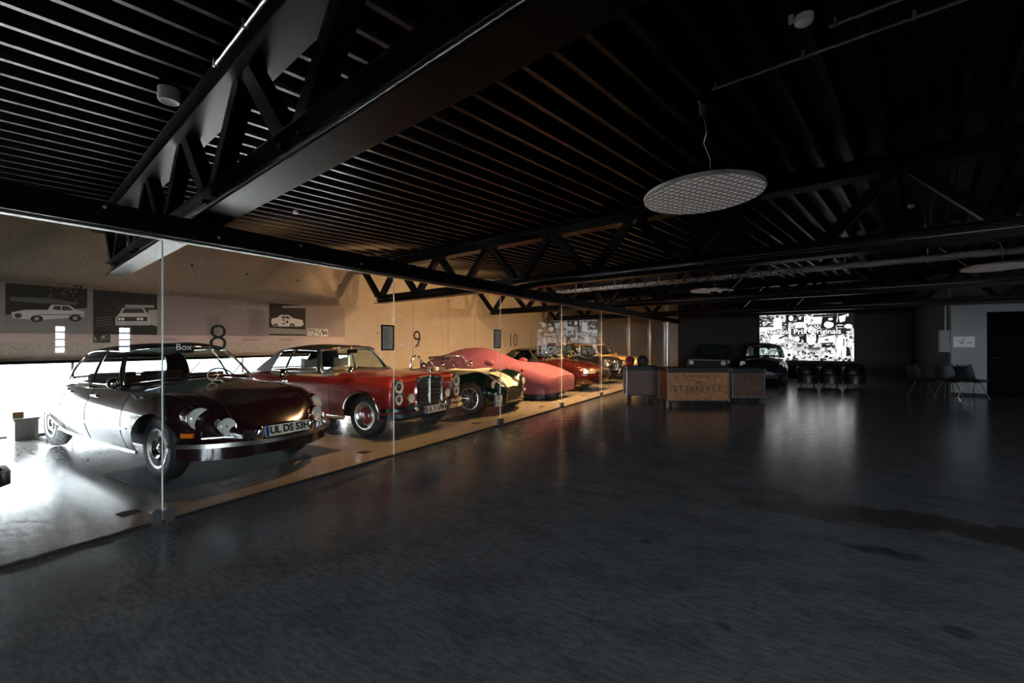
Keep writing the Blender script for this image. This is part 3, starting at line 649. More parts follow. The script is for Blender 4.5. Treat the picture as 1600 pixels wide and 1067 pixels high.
# grille
gx = .83; b = mb(); oh = [(-.33, .44), (-.335, .80), (-.31, .885), (-.2, .915), (0, .925), (.2, .915), (.31, .885), (.335, .80), (.33, .44)]
ih = [(-.295, .46), (-.30, .80), (-.28, .855), (-.19, .878), (0, .885), (.19, .878), (.28, .855), (.30, .80), (.295, .46)]
n = len(oh); vs = [(gx+.05, y, z) for y, z in oh]+[(gx+.06, y, z) for y, z in ih]+[(gx-.1, y, z) for y, z in oh]+[(gx+.0, y, z) for y, z in ih]
fs = []
for k in range(n-1): fs += [(k, k+1, k+1+n, k+n), (k, k+1, k+1+2*n, k+2*n), (k+n, k+1+n, k+1+3*n, k+3*n)]
fs += [(0, n-1, 2*n-1, n)]
gr = b.add(vs, fs).build('grille', m_chr, me.root, 30)
mb().box(gx+.0, gx+.005, -.30, .30, .45, .88).build('grille_mesh', m_black, gr)
for k in range(6): z = .50+k*.062; mb().box(gx+.01, gx+.05, -.298, .298, z-.006, z+.006).build('grille_bar', m_dchr, gr)
for k in range(-14, 15): 
    pass
b = mb()
for k in range(-17, 18): b.box(gx+.008, gx+.02, k*.017-.0025, k*.017+.0025, .46, .875)
b.build('grille_rib', m_dchr, gr)
mb().box(gx+.02, gx+.062, -.014, .014, .45, .93).build('grille_bar', m_chr, gr)
star((gx+.03, 0, .985), (0, 1, 0), (0, 0, 1), .045, me.root); mb().tube([(gx+.03, 0, .92), (gx+.03, 0, .945)], .012).build('emblem_stem', m_chr, me.root)
for sg in (1, -1):
    pod = mb()
    prof2 = [(0, -.125*1.6)]
    y = sg*.725; ring = [(.105*cos(a), .20*(1 if sin(a) > 0 else -1)*abs(sin(a))**.8) for a in [2*pi*k/28 for k in range(28)]]
    m_ = len(ring); pod.add([(.70, y+a, .70+c) for a, c in ring]+[(.845, y+a, .70+c) for a, c in ring]+[(.855, y+a*.86, .70+c*.9) for a, c in ring], [(k, (k+1) % m_, (k+1) % m_+m_, k+m_) for k in range(m_)]+[(k+m_, (k+1) % m_+m_, (k+1) % m_+2*m_, k+2*m_) for k in range(m_)]+[tuple(range(2*m_, 3*m_))])
    pod.build('lamp_surround', m_dchr, me.root, 40)
    me.lamp((.862, y, .79), .092); me.lamp((.862, y, .605), .080)
    me.lamp((.87, sg*.46, .60), .072, name='fog_lamp'); mb().box(.78, .84, sg*.46-.03, sg*.46+.03, .50, .62).build('lamp_bracket', m_dchr, me.root)
    me.mirror((-.25, sg*.86, 1.02), m_chr, .065, (.06, -.02*sg, -.11))
    mb().lathe([(.045, 0), (.045, .03), (.02, .05), (0, .055)], (.94, sg*.38, .44), (1, 0, .2), 12).build('overrider', m_chr, me.root, True)
for z, w_, o_ in ((.458, .034, 0), (.365, .034, .01)):
    pts = [(.50, -.952, z), (.6, -.945, z), (.8, -.91, z), (.89+o_, -.75, z), (.925+o_, -.4, z), (.935+o_, 0, z), (.925+o_, .4, z), (.89+o_, .75, z), (.8, .91, z), (.6, .945, z), (.50, .952, z)]
    mb().sweep(pts, [(-a, b) for a, b in [(-.025, -w_), (.008, -w_), (.026, -w_*.5), (.032, 0), (.026, w_*.5), (.008, w_), (-.025, w_)]]).build('bumper', m_chr, me.root, 40)
me.plate(frame((.985, .06, .385), (0, 1, 0), (-.1, 0, 1)), ['UL X 678H'])
me.handle(-1.82, .80); me.wheel(0, .755, .335, .18, 'star', paint('carmine_cap', (.16, .02, .02)), .215); me.wheel(-2.75, .755, .335, .18, 'star', paint('carmine_cap_rear', (.16, .02, .02)), .215)
squeeze(me, .30, .52)

# --- green roadster with cream stripe
p_co = paint('racing_green', (.0015, .014, .007), .2, .2); p_cr = paint('cream_stripe', (.75, .70, .56), 0, .3, .3)
co = Car('open_roadster', 'low dark green open roadster with a cream centre stripe and chrome roll hoop', (-5.47, 8.30, 0), 0, dict(paint=p_co,
    W=[(-3.2, .42), (-3.05, .62), (-2.7, .80), (-2.3, .86), (-1.7, .77), (-.9, .76), (-.4, .82), (0, .855), (.3, .82), (.55, .68), (.72, .46), (.78, .34)],
    ZT=[(-3.2, .52), (-2.9, .74), (-2.2, .86), (-1.6, .83), (-.75, .86), (-.3, .855), (0, .82), (.35, .72), (.6, .61), (.78, .52)],
    ZS=[(-3.2, .44), (-2.3, .68), (-1.5, .68), (-.7, .69), (0, .69), (.35, .63), (.6, .54), (.78, .46)],
    ZB=[(-3.2, .34), (-2.9, .26), (-.5, .19), (.4, .22), (.78, .27)],
    FB=[(-3.2, 0), (-2.6, .06), (-2.2, .09), (-1.6, .02), (-.8, .0), (-.3, .07), (.05, .13), (.35, .13), (.58, .07), (.78, 0)], fend=(.76, .2), p=2.2,
    side=[(0, .88), (.2, .96), (.5, 1), (.75, .98), (1, .88)], arch=[(0, .39, .30, .39), (-2.29, .40, .30, .40)]))
co.shell([('hole', None, lambda x, y, z, t: t and -2.0 < x < -1.15 and abs(y) < .58), ('hood', p_co, lambda x, y, z, t: t and x > -.95 and abs(y) < .46), ('door', p_co, lambda x, y, z, t: not t and -1.75 < x < -1.15 and z > .35)])
co.under(-2.9, .5, .5, .16, .55)
for xa, xb in ((-1.0, .74), (-3.15, -2.05)):
    for ya, yb, mm, nm in ((-.20, -.028, p_cr, 'stripe'), (-.018, .018, p_cr, 'stripe'), (.028, .20, p_cr, 'stripe')):
        mb().grid([[(xa+(xb-xa)*i/30, ya+(yb-ya)*j/4, co.top_z(xa+(xb-xa)*i/30, ya+(yb-ya)*j/4)+.004) for j in range(5)] for i in range(31)]).build(nm, mm, co.root, True)
sc = [(-.45, .0), (-.40, .03), (-.15, .07), (.0, .075)]
G = [[(x, -.19+.38*j/12, co.top_z(x, 0)-.01+(h+.01)*(1-abs(j/6-1)**4)) for j in range(13)] for x, h in sc]
mb().grid(G).build('hood_scoop', p_cr, co.root, True)
mb().grid([[(.002, -.17+.34*j/12, co.top_z(0, 0)+.006+k*.052*(1-abs(j/6-1)**4)) for j in range(13)] for k in (0, 1)]).build('scoop_mouth', m_black, co.root)
# oval mouth, lamps, screen, hoop
ov = [(.30*cos(2*pi*k/28), .155*sin(2*pi*k/28)) for k in range(28)]
b = mb().add([(.79+.02*0, y, .40+z) for y, z in ov]+[(.80, y*.92, .40+z*.92) for y, z in ov]+[(.70, y*.9, .40+z*.9) for y, z in ov], [(k, (k+1) % 28, (k+1) % 28+28, k+28) for k in range(28)]+[(k+28, (k+1) % 28+28, (k+1) % 28+56, k+56) for k in range(28)]); mth = b.build('mouth_rim', p_co, co.root, True)
mb().add([(.795, y*.94, .40+z*.94) for y, z in ov], [tuple(range(28))]).build('mouth_grille', m_black, mth)
for sg in (1, -1):
    mb().lathe([(.125, -.22), (.115, -.06), (.10, .0)], (.55, sg*.60, .62), (1, sg*.1, .05), 20).build('lamp_pod', p_co, co.root, True)
    co.lamp((.56, sg*.60, .62), .082, (1, sg*.1, .05)); co.lamp((.66, sg*.60, .43), .035, (1, sg*.25, 0), 'indicator')
    mb().tube([(.78, sg*.30, .33), (.90, sg*.34, .30), (.90, sg*.34, .45)], .016, 8).build('bumperette', m_chr, co.root, True)
mb().tube([(.86, -.34, .25), (.88, 0, .25), (.86, .34, .25)], .014, 8).build('nudge_bar', m_dchr, co.root, True)
o = co.plate(frame((.83, -.62, .30), (.2, 1, 0), (0, 0, 1)), ['UL', 'CV 20'], .26, .21)
ws = [(-1.06, -.60, .85), (-1.14, -.61, .98), (-1.27, -.60, 1.13), (-1.28, 0, 1.15), (-1.27, .60, 1.13), (-1.14, .61, .98), (-1.06, .60, .85)]
mb().tube(ws, .016, 8).tube([(-1.06, -.6, .85), (-1.0, 0, .875), (-1.06, .6, .85)], .012, 8).tube([(-1.0, 0, .87), (-1.28, 0, 1.15)], .006, 6).build('windscreen_frame', m_chr, co.root, True)
mb().grid([[(-1.06+.06*(1-u*u)-.22*v, u*.60, .855+.28*v) for v in (0, .5, 1)] for u in [k/6 for k in range(-6, 7)]]).build('windscreen', m_cgl, co.root, True)
hp = [(-1.85, -.56, .80), (-1.85, -.54, 1.02), (-1.85, -.47, 1.13), (-1.85, -.38, 1.16), (-1.85, -.29, 1.13), (-1.85, -.22, 1.02), (-1.85, -.20, .82)]
mb().tube(hp, .026, 10).tube([(-1.85, -.30, 1.12), (-1.6, -.34, .92), (-1.5, -.36, .80)], .02, 8).build('roll_hoop', m_chr, co.root, True)
for y in (.3, -.3): co.seat(-1.65, y, m_blk, .35, .46, .5, False)
co.steering(-1.32, .3, .86, m_black, .18); mb().obox((-1.29, -.1, 1.09), (-1.30, .1, 1.09), .06, .06).build('interior_mirror', m_black, co.root)
mb().obox((-1.0, -.70, .90), (-1.005, -.60, .90), .02, .07).build('badge', m_plate, co.root)
co.mirror((-.96, -.52, .98), m_chr, .05, (.02, .02, -.10)); co.mirror((-.96, .52, .98), m_chr, .05, (.02, .02, -.10))
co.vseam(-1.15, .36, .67); co.vseam(-1.75, .36, .67)
co.wheel(0, .745, .335, .22, 'spoke', rimR=.23); co.wheel(-2.29, .74, .345, .26, 'spoke', rimR=.23)
squeeze(co, .30, .45)

# --- covered car
m_cov = noisy(M('pink_cover', (.14, .035, .065), .85), 5, (.125, .031, .06), (.15, .038, .069), bump=.2, dist=.03)
cv = Car('covered_sports_car', 'low sports car wrapped in a fitted dusty pink fabric cover', (-6.02, 10.95, 0), 0, dict(paint=m_cov,
    W=[(-3.5, .55), (-3.35, .78), (-2.4, .97), (-1.2, .955), (0, .965), (.5, .95), (.8, .88), (.97, .76), (1.03, .66)],
    ZT=[(-3.5, .78), (-3.2, 1.0), (-2.7, 1.14), (-2.1, 1.29), (-1.6, 1.31), (-1.1, 1.21), (-.5, .98), (0, .90), (.5, .79), (.85, .68), (1.03, .61)],
    ZS=[(-3.5, .6), (-3, .80), (-2.4, .84), (-1, .78), (0, .80), (.5, .72), (.85, .63), (1.03, .575)],
    ZB=[(-3.5, .30), (-3.0, .18), (-1, .15), (0, .17), (.7, .17), (1.03, .20)], FB=[(-2, 0), (-.6, .0), (0, .05), (.4, .04), (1, 0)], fend=(.7, .25), p=1.75,
    side=[(0, .93), (.3, .97), (.6, 1), (.8, .98), (1, .90)]))
cv.shell((), 14, 22); cv.parts['body'].name = 'fabric_cover'
for sg in (1, -1):
    b = mb(); pts = []
    for k in range(9):
        a = k/8; pts.append((-.98+.02*k, sg*(.86+.05*sin(a*pi)), .98))
    mb().lathe([(0, -.14), (.05, -.12), (.075, -.05), (.08, .03), (.06, .11), (0, .14)], (-.72, sg*.90, .93), (1, 0, -.08), 14).build('mirror_bulge', m_cov, cv.root, True)
for x, y, z in ((-.15, -.80, .80), (.28, -.80, .77)): mb().lathe([(0, .03), (.03, .02), (.045, 0), (.03, -.03)], (x, y-.08, z), (0, -1, .3), 12).build('strap_tab', m_cov, cv.root, True)
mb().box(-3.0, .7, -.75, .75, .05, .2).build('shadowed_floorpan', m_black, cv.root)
cv.wheel(0.05, .78, .32, .24, 'cap', None, .2); cv.wheel(-2.45, .78, .32, .26, 'cap', None, .2)
mb().grid([[(.30+.14*i/6, -.40+.22*j/3+.03*i/6, cv.top_z(.30+.14*i/6, -.40+.22*j/3)+.004) for j in range(4)] for i in range(2)]).build('cover_print', m_ink, cv.root)

# --- dark red roadster with hard top
p_sl = paint('garnet_paint', (.06, .008, .006), .4, .25)
sl = Car('hardtop_roadster', 'dark garnet red two-seater with black top and wide clear headlamps', (-5.75, 13.5, 0), 0, dict(paint=p_sl,
    W=[(-3.4, .72), (-3.3, .82), (-2.5, .90), (-1, .905), (0, .905), (.4, .885), (.68, .80), (.82, .66), (.88, .52)],
    ZT=[(-3.4, .82), (-3.2, .92), (-2.6, .95), (-1.0, .92), (-.5, .93), (0, .885), (.45, .80), (.72, .72), (.88, .63)],
    ZS=[(-3.4, .74), (-2.6, .85), (-1, .83), (0, .81), (.45, .73), (.72, .66), (.88, .58)],
    ZB=[(-3.4, .34), (-2.9, .22), (0, .20), (.88, .24)], FB=[(-1, 0), (0, .015), (.5, .01), (.9, 0)], p=2.4, arch=[(0, .37, .31, .36), (-2.51, .37, .31, .36)]))
sl.shell([('hole', None, lambda x, y, z, t: t and -2.3 < x < -.85 and abs(y) < .72), ('hood', p_sl, lambda x, y, z, t: t and x > -.6 and abs(y) < .62), ('door', p_sl, lambda x, y, z, t: not t and -1.75 < x < -.6 and z > .3)])
sl.under(-3.1, .6, .5, .17, .6)
sl.cabin([(-.62, 0, .93), (-.67, .4, .92), (-.85, .70, .89), (-1.0, .76, .88), (-1.75, .77, .88), (-2.2, .72, .88), (-2.45, .6, .89), (-2.55, .4, .90), (-2.58, 0, .91)],
    [(-1.22, 0, 1.27), (-1.24, .3, 1.265), (-1.33, .52, 1.245), (-1.4, .55, 1.24), (-1.8, .565, 1.24), (-2.0, .55, 1.22), (-2.12, .46, 1.18), (-2.18, .3, 1.17), (-2.2, 0, 1.175)], [(-2.75, 2.75), (3.05, 4.2), (7.0, 9.0)], .04, m_soft, m_soft, trim=m_black)
for y in (.34, -.34): sl.seat(-1.6, y, m_blk, .42, .5, .48)
sl.steering(-1.1, .34, .86, m_black, .18)
for sg in (1, -1):
    L = mb(); G = [[(.55+.30*(1-u)+.0, sg*(.82-.40*(1-u)-.0), .56+.13*v*(1-.25*(1-u))) for v in (0, .5, 1)] for u in [k/6 for k in range(7)]]
    G = [[(x+.012, sg*min(sl.side_y(min(x, .86), z)+.006, .83), z) for x, y, z in r] for r in G]
    G = []
    for k in range(9):
        u = k/8; x = .58+.27*u; G.append([(x+.01, sg*(sl.side_y(x, .57)+.008-.0*v), .545+(.12-.03*u)*v) for v in (0, .5, 1)])
    hl = mb().grid(G).build('headlight', M('clear_lamp', (.75, .68, .55), .18, .55), sl.root, True)
    mb().lathe([(.0, -.06), (.05, -.05), (.075, .0), (.07, .06), (0, .07)], (-.72, sg*.93, .92), (1, 0, 0), 12).build('wing_mirror', p_sl, sl.root, True)
gl = mb().box(.86, .90, -.30, .30, .46, .62).build('grille', m_black, sl.root)
for k in range(4): mb().box(.895, .91, -.29, .29, .48+k*.038, .487+k*.038).build('grille_bar', m_dchr, gl)
star((.91, 0, .54), (0, 1, 0), (0, 0, 1), .075, gl)
mb().sweep([(.3, -.93, .43), (.7, -.84, .43), (.9, -.55, .43), (.95, 0, .43), (.9, .55, .43), (.7, .84, .43), (.3, .93, .43)], [(-.0, -.06), (.03, -.05), (.03, .05), (0, .06)][::-1]).build('bumper', p_sl, sl.root, 40)
sl.seam([(x, .62, sl.top_z(x, .62)+.001) for x in [-.55+.1*k for k in range(12)]], .004, m_black, 'hood_gap'); sl.vseam(-.6, .3, .8)
sl.wheel(0, .77, .32, .22, 'spoke', rimR=.21); sl.wheel(-2.51, .77, .32, .22, 'spoke', rimR=.21)

# --- black upright saloons (one far in the row, one cut by the frame on the left)
p_bk = paint('black_paint', (.006, .006, .007), 0, .25)
p_br = paint('brown_roof_paint', (.20, .10, .04), .3, .3)
def old_saloon(name, label, loc, roof):
    c = Car(name, label, loc, 0, dict(paint=p_bk,
        W=[(-3.7, .62), (-3.6, .74), (-2.8, .87), (-1.5, .88), (-.5, .88), (.2, .87), (.5, .87), (.68, .83), (.74, .76)],
        ZT=[(-3.7, .70), (-3.4, .88), (-2.8, .95), (-1, .95), (-.7, .98), (0, .96), (.45, .92), (.66, .86), (.74, .78)],
        ZS=[(-3.7, .6), (-3, .82), (-1, .84), (0, .82), (.5, .76), (.74, .68)], ZB=[(-3.7, .38), (-3.2, .28), (.3, .27), (.74, .34)],
        FB=[(-1, -.0), (-.3, .0), (.1, .07), (.5, .09), (.74, .02)], fend=(.76, .2), p=2.0, arch=[(0, .39, .31, .36), (-2.7, .38, .31, .30)]))
    c.shell([('hole', None, lambda x, y, z, t: t and -2.6 < x < -.9 and abs(y) < .72), ('hood', p_bk, lambda x, y, z, t: t and x > -.65 and abs(y) < .5), ('door', p_bk, lambda x, y, z, t: not t and -1.8 < x < -.7 and z > .32)])
    c.under(-3.4, .55, .52, .22, .62)
    c.cabin([(-.72, 0, .98), (-.76, .4, .97), (-.92, .68, .93), (-1.05, .74, .92), (-1.8, .76, .91), (-2.3, .72, .91), (-2.65, .62, .92), (-2.85, .42, .93), (-2.9, 0, .94)],
        [(-1.10, 0, 1.40), (-1.12, .3, 1.395), (-1.22, .52, 1.37), (-1.3, .56, 1.36), (-1.75, .58, 1.37), (-2.1, .56, 1.35), (-2.3, .49, 1.30), (-2.42, .34, 1.28), (-2.45, 0, 1.285)], [(-2.75, 2.75), (3.05, 4.0), (4.06, 5.1), (6.6, 9.4)], .07, roof, p_bk, trim=m_chr)
    for y in (.34, -.34): c.seat(-1.6, y, m_beige, .5, .5, .5, False)
    c.steering(-1.1, .34, .95, m_ivory, .2)
    for sg in (1, -1):
        c.lamp((.72, sg*.67, .70), .105, (1, sg*.05, 0)); c.lamp((.82, sg*.42, .52), .06, name='fog_lamp')
        mb().lathe([(.05, -.03), (.06, .03), (.03, .12), (0, .13)], (.93, sg*.40, .42), (0, 0, 1), 12).build('overrider', m_chr, c.root, True)
        mb().obox((.70, sg*.70, .53), (.66, sg*.76, .53), .04, .04).build('indicator', m_amber, c.root)
    g = mb().box(.74, .80, -.26, .26, .42, .84).build('grille', m_chr, c.root); mb().box(.80, .805, -.225, .225, .44, .81).build('grille_mesh', m_black, g)
    for k in range(9): mb().box(.80, .82, -.21+k*.0525-.006, -.21+k*.0525+.006, .44, .81).build('grille_bar', m_chr, g)
    mb().sweep([(.45, -.885, .45), (.7, -.86, .45), (.84, -.72, .45), (.90, -.35, .45), (.91, 0, .45), (.90, .35, .45), (.84, .72, .45), (.7, .86, .45), (.45, .885, .45)], [(.03, -.05), (-.01, -.055), (-.035, 0), (-.01, .055), (.03, .05)]).build('bumper', m_chr, c.root, 40)
    c.strip(-3.5, .3, .66, .008); c.vseam(-.7, .33, .82); c.vseam(-1.8, .33, .82)
    c.wheel(0, .72, .335, .17, 'cap'); c.wheel(-2.7, .72, .335, .17, 'cap'); return c
old_saloon('black_saloon', 'black chrome-fronted old saloon parked between the garnet roadster and the gold saloon', (-6.0, 16.15, 0), p_br)
old_saloon('black_saloon', 'black old car at the left edge with only its chrome bumper corner showing', (-5.72, .14, 0), p_bk)

# --- gold saloon
p_go = paint('gold_paint', (.58, .40, .17), .3, .3)
go = Car('gold_saloon', 'pale gold boxy saloon parked last in the row behind the glass', (-5.8, 18.55, 0), 0, dict(paint=p_go,
    W=[(-3.8, .80), (-3.7, .86), (-2, .90), (0, .90), (.6, .89), (.76, .86), (.80, .83)], ZT=[(-3.8, .86), (-3.3, .93), (-1.2, .93), (-.7, .95), (.2, .90), (.7, .83), (.8, .79)],
    ZS=[(-3.8, .78), (-2, .86), (-.5, .87), (.3, .84), (.8, .75)], ZB=[(-3.8, .36), (-3.2, .25), (.4, .24), (.8, .28)], p=3, arch=[(0, .38, .31, .36), (-2.8, .38, .31, .36)]))
go.shell([('hole', None, lambda x, y, z, t: t and -2.7 < x < -.7 and abs(y) < .74), ('hood', p_go, lambda x, y, z, t: t and x > -.4 and abs(y) < .7), ('door', p_go, lambda x, y, z, t: not t and -1.75 < x < -.7 and z > .3)])
go.under(-3.6, .6, .52, .22, .6)
go.cabin([(-.45, 0, .95), (-.49, .4, .94), (-.63, .72, .91), (-.75, .78, .90), (-1.6, .79, .90), (-2.4, .77, .90), (-2.75, .66, .91), (-2.95, .45, .92), (-3.0, 0, .93)],
    [(-.95, 0, 1.37), (-.97, .3, 1.37), (-1.05, .56, 1.35), (-1.12, .6, 1.345), (-1.65, .61, 1.35), (-2.2, .59, 1.345), (-2.45, .54, 1.33), (-2.55, .4, 1.32), (-2.57, 0, 1.325)], [(-2.75, 2.75), (3.05, 4.0), (4.08, 5.4), (6.6, 9.4)], .04, p_go, p_go, trim=m_dchr)
for y in (.36, -.36): go.seat(-1.65, y, m_tan, .48, .5, .5)
for sg in (1, -1):
    h = mb().box(.78, .82, sg*.72-.15, sg*.72+.15, .57, .76).build('headlight', m_dchr, go.root); mb().box(.82, .825, sg*.72-.135, sg*.72+.135, .585, .745).build('lens', M('lamp_glass', (.35, .33, .3), .15, .3), h)
    mb().obox((-.72, sg*.95, .96), (-.60, sg*.95, .96), .10, .10).build('wing_mirror', p_go, go.root)
g = mb().box(.78, .84, -.36, .36, .54, .80).build('grille', m_black, go.root)
for k in range(4): mb().box(.835, .85, -.34, .34, .58+k*.055, .588+k*.055).build('grille_bar', m_dchr, g)
mb().sweep([(.4, -.93, .43), (.78, -.9, .43), (.92, -.75, .43), (.95, 0, .43), (.92, .75, .43), (.78, .9, .43), (.4, .93, .43)], [(.03, -.06), (-.03, -.05), (-.03, .05), (.03, .06)]).build('bumper', m_dchr, go.root, 40)
go.vseam(-.7, .3, .85); go.wheel(0, .76, .32, .19, 'cap'); go.wheel(-2.8, .76, .32, .19, 'cap')

# --- two dark cars facing down the hall
p_dk = paint('dark_blue_paint', (.012, .013, .016), .1, .3)
hx = cw((1105-800)/F, 18.0)
gf = Car('boxy_hatchback', 'dark boxy hatchback with two round headlamps facing down the hall behind the crates', (hx[0]-.0, hx[1]+.70, 0), -pi/2, dict(paint=p_dk,
    W=[(-3.0, .72), (-2.9, .78), (-1.5, .80), (0, .80), (.5, .79), (.66, .77), (.70, .75)], ZT=[(-3.0, .88), (-2.4, .93), (-.8, .93), (0, .88), (.6, .82), (.7, .79)], ZS=[(-3.0, .8), (-1, .87), (.2, .82), (.7, .75)],
    ZB=[(-3, .34), (-2.6, .24), (.4, .24), (.7, .28)], p=3, arch=[(0, .35, .29, .33), (-2.4, .35, .29, .33)]))
gf.shell([('hole', None, lambda x, y, z, t: t and -2.6 < x < -.9 and abs(y) < .66), ('hood', p_dk, lambda x, y, z, t: t and x > -.5 and abs(y) < .64)])
gf.under(-2.8, .5, .5, .2, .6)
gf.cabin([(-.55, 0, .93), (-.58, .3, .92), (-.72, .62, .90), (-.85, .70, .89), (-1.6, .71, .89), (-2.3, .69, .90), (-2.75, .64, .90), (-2.88, .4, .90), (-2.9, 0, .90)],
    [(-1.10, 0, 1.36), (-1.12, .3, 1.36), (-1.2, .52, 1.34), (-1.28, .55, 1.335), (-1.7, .56, 1.34), (-2.1, .55, 1.33), (-2.35, .52, 1.31), (-2.42, .35, 1.31), (-2.44, 0, 1.31)], [(-2.75, 2.75), (3.05, 4.0), (4.08, 5.5), (6.4, 9.6)], .04, p_dk, p_dk, trim=m_black)
g = mb().box(.68, .72, -.68, .68, .56, .76).build('grille', m_black, gf.root)
for k in range(5): mb().box(.715, .73, -.46, .46, .58+k*.04, .585+k*.04).build('grille_bar', m_dark, g)
mb().box(.70, .725, -.70, .70, .765, .785).build('hood_lip', m_duct, gf.root)
for sg in (1, -1): gf.lamp((.73, sg*.58, .665), .085)
mb().sweep([(.4, -.82, .42), (.72, -.8, .42), (.8, -.65, .42), (.8, .65, .42), (.72, .8, .42), (.4, .82, .42)], [(.03, -.06), (-.03, -.05), (-.03, .05), (.03, .06)]).build('bumper', m_black, gf.root)
gf.wheel(0, .70, .29, .17, 'cap', None, .17); gf.wheel(-2.4, .70, .29, .17, 'cap', None, .17)
bx_, by_ = cw((1190-800)/F, 15.6)
bt = Car('round_backed_car', 'dark rounded small old car with chrome headlamps standing before the lit screen', (bx_, by_+.75, 0), -pi/2, dict(paint=p_dk,
    W=[(-3.25, .45), (-3.1, .62), (-2.4, .78), (-1.4, .76), (-.5, .76), (0, .78), (.35, .77), (.55, .70), (.68, .52), (.73, .38)], ZT=[(-3.25, .55), (-3.0, .72), (-2.4, .9), (-.8, .93), (-.5, .95), (0, .90), (.4, .78), (.62, .62), (.73, .5)],
    ZS=[(-3.25, .46), (-2.4, .70), (-.6, .74), (0, .70), (.4, .60), (.73, .44)], ZB=[(-3.25, .35), (-2.6, .28), (.4, .28), (.73, .34)], FB=[(-2.4, .06), (-1.4, 0), (-.6, 0), (0, .10), (.4, .13), (.65, .04), (.73, 0)], fend=(.80, .16), p=1.8, arch=[(0, .36, .31, .30), (-2.4, .36, .31, .26)]))
bt.shell([('hole', None, lambda x, y, z, t: t and -2.3 < x < -.85 and abs(y) < .62), ('hood', p_dk, lambda x, y, z, t: t and x > -.5 and abs(y) < .5)])
bt.under(-3.0, .45, .5, .22, .55)
bt.cabin([(-.55, 0, .95), (-.58, .3, .94), (-.70, .58, .91), (-.82, .65, .90), (-1.5, .66, .89), (-2.0, .62, .90), (-2.4, .54, .91), (-2.7, .36, .92), (-2.76, 0, .93)],
    [(-.86, 0, 1.39), (-.88, .25, 1.385), (-.95, .46, 1.36), (-1.02, .5, 1.35), (-1.4, .53, 1.37), (-1.75, .50, 1.35), (-2.0, .42, 1.29), (-2.15, .28, 1.26), (-2.18, 0, 1.265)], [(-2.7, 2.7), (3.05, 4.0), (4.08, 5.2), (6.5, 9.5)], .10, p_dk, p_dk, trim=m_black)
bt.steering(-1.0, .33, .98, m_black, .2)
for sg in (1, -1): bt.lamp((.50, sg*.60, .72), .09, (1, 0, .18)); bt.mirror((-.55, sg*.80, 1.02), m_chr, .05, (.05, -.06*sg, -.15))
mb().sweep([(.45, -.76, .40), (.7, -.72, .40), (.80, -.4, .40), (.82, 0, .40), (.80, .4, .40), (.7, .72, .40), (.45, .76, .40)], [(.01, -.018), (-.01, -.02), (-.018, 0), (-.01, .02), (.01, .018)]).build('bumper', m_steel, bt.root, 40)
mb().obox((-.78, -.36, 1.02), (-.775, -.36, 1.24), .30, .01, (0, 1, 0)).build('price_sheet', m_duct, bt.root)
bt.wheel(0, .66, .32, .15, 'cap', None, .2); bt.wheel(-2.4, .66, .32, .15, 'cap', None, .2)
# ------------------------------------------------------------------ prints: banner on the concrete wall, lit screen
class Ink:
    """flat print: coloured faces, painter's order"""
    def __init__(s, place): s.place = place; s.v = []; s.f = []; s.c = []; s.k = 0; s.g = 1
    def poly(s, pts, col):
        s.k += 1; o = len(s.v); s.v += [s.place(p[0], p[1], s.k*.00002) for p in pts]; s.f.append(tuple(range(o, o+len(pts)))); s.c.append((col**s.g,)*3 if not isinstance(col, tuple) else col); return s
    def rect(s, a, b, c, d, col): return s.poly([(a, b), (c, b), (c, d), (a, d)], col)
    def ell(s, x, y, rx, ry, col, n=14, rot=0): return s.poly([(x+rx*cos(t)*cos(rot)-ry*sin(t)*sin(rot), y+rx*cos(t)*sin(rot)+ry*sin(t)*cos(rot)) for t in [2*pi*k/n for k in range(n)]], col)
    def specks(s, a, b, c, d, n, cols, r0, r1):
        for _ in range(n):
            x = random.uniform(a, c); y = random.uniform(b, d); r = random.uniform(r0, r1); m = random.randint(3, 6); t0 = random.random()*6
            s.poly([(min(max(x+r*random.uniform(.6, 1.3)*cos(t0+2*pi*k/m), a), c), min(max(y+r*random.uniform(.6, 1.3)*sin(t0+2*pi*k/m), b), d)) for k in range(m)], random.choice(cols))
        return s
    def build(s, name, mat, parent):
        me = bpy.data.meshes.new(name); me.from_pydata(s.v, [], s.f); at = me.color_attributes.new('ink', 'FLOAT_COLOR', 'CORNER'); i = 0
        for f, c in zip(s.f, s.c):
            for _ in f: at.data[i].color = (*c, 1); i += 1
        me.materials.append(mat); o = bpy.data.objects.new(name, me); C.objects.link(o); o.parent = parent; return o
m_print = attr_mat('printed_banner', 0, .7)
ban = tag(empty('wall_banner', (BX, 0, 0)), 'long mauve exhibition banner with black and white car photographs on the concrete wall', 'banner')
def on_wall(p, q, d):
    a = (p-800)/F; Y = BX/(.85717*a-.51504); return (.012+d, .51504*a*Y+.85717*Y, CH+(HZ-q)/F*Y)
yb0, yb1 = on_x(-60, BX), on_x(538.5, BX)
mb().box(0.001, .011, yb0, yb1, 1.46, 2.37).build('board', M('banner_mauve', (.24, .20, .205), .7), ban)
def bz(p, z): a = (p-800)/F; Y = BX/(.85717*a-.51504); return HZ-(z-CH)*F/Y
K = Ink(on_wall)
def panel(p0, p1, z0, z1, col): K.poly([(p0, bz(p0, z0)), (p1, bz(p1, z0)), (p1, bz(p1, z1)), (p0, bz(p0, z1))], col)
panel(-60, 538, 1.46, 1.60, (.42, .33, .32)); panel(420, 477, 1.60, 1.66, (.45, .36, .34))
panel(8, 136, 1.60, 2.36, .012); panel(145, 245, 1.60, 2.36, .012); panel(420, 477, 1.62, 2.36, .012)
K.poly([(8, 492), (60, 487), (136, 481), (136, bz(136, 1.6)), (8, bz(8, 1.6))], .20)
K.specks(75, 446, 136, 472, 45, [.02, .04, .08, .12], .8, 3)
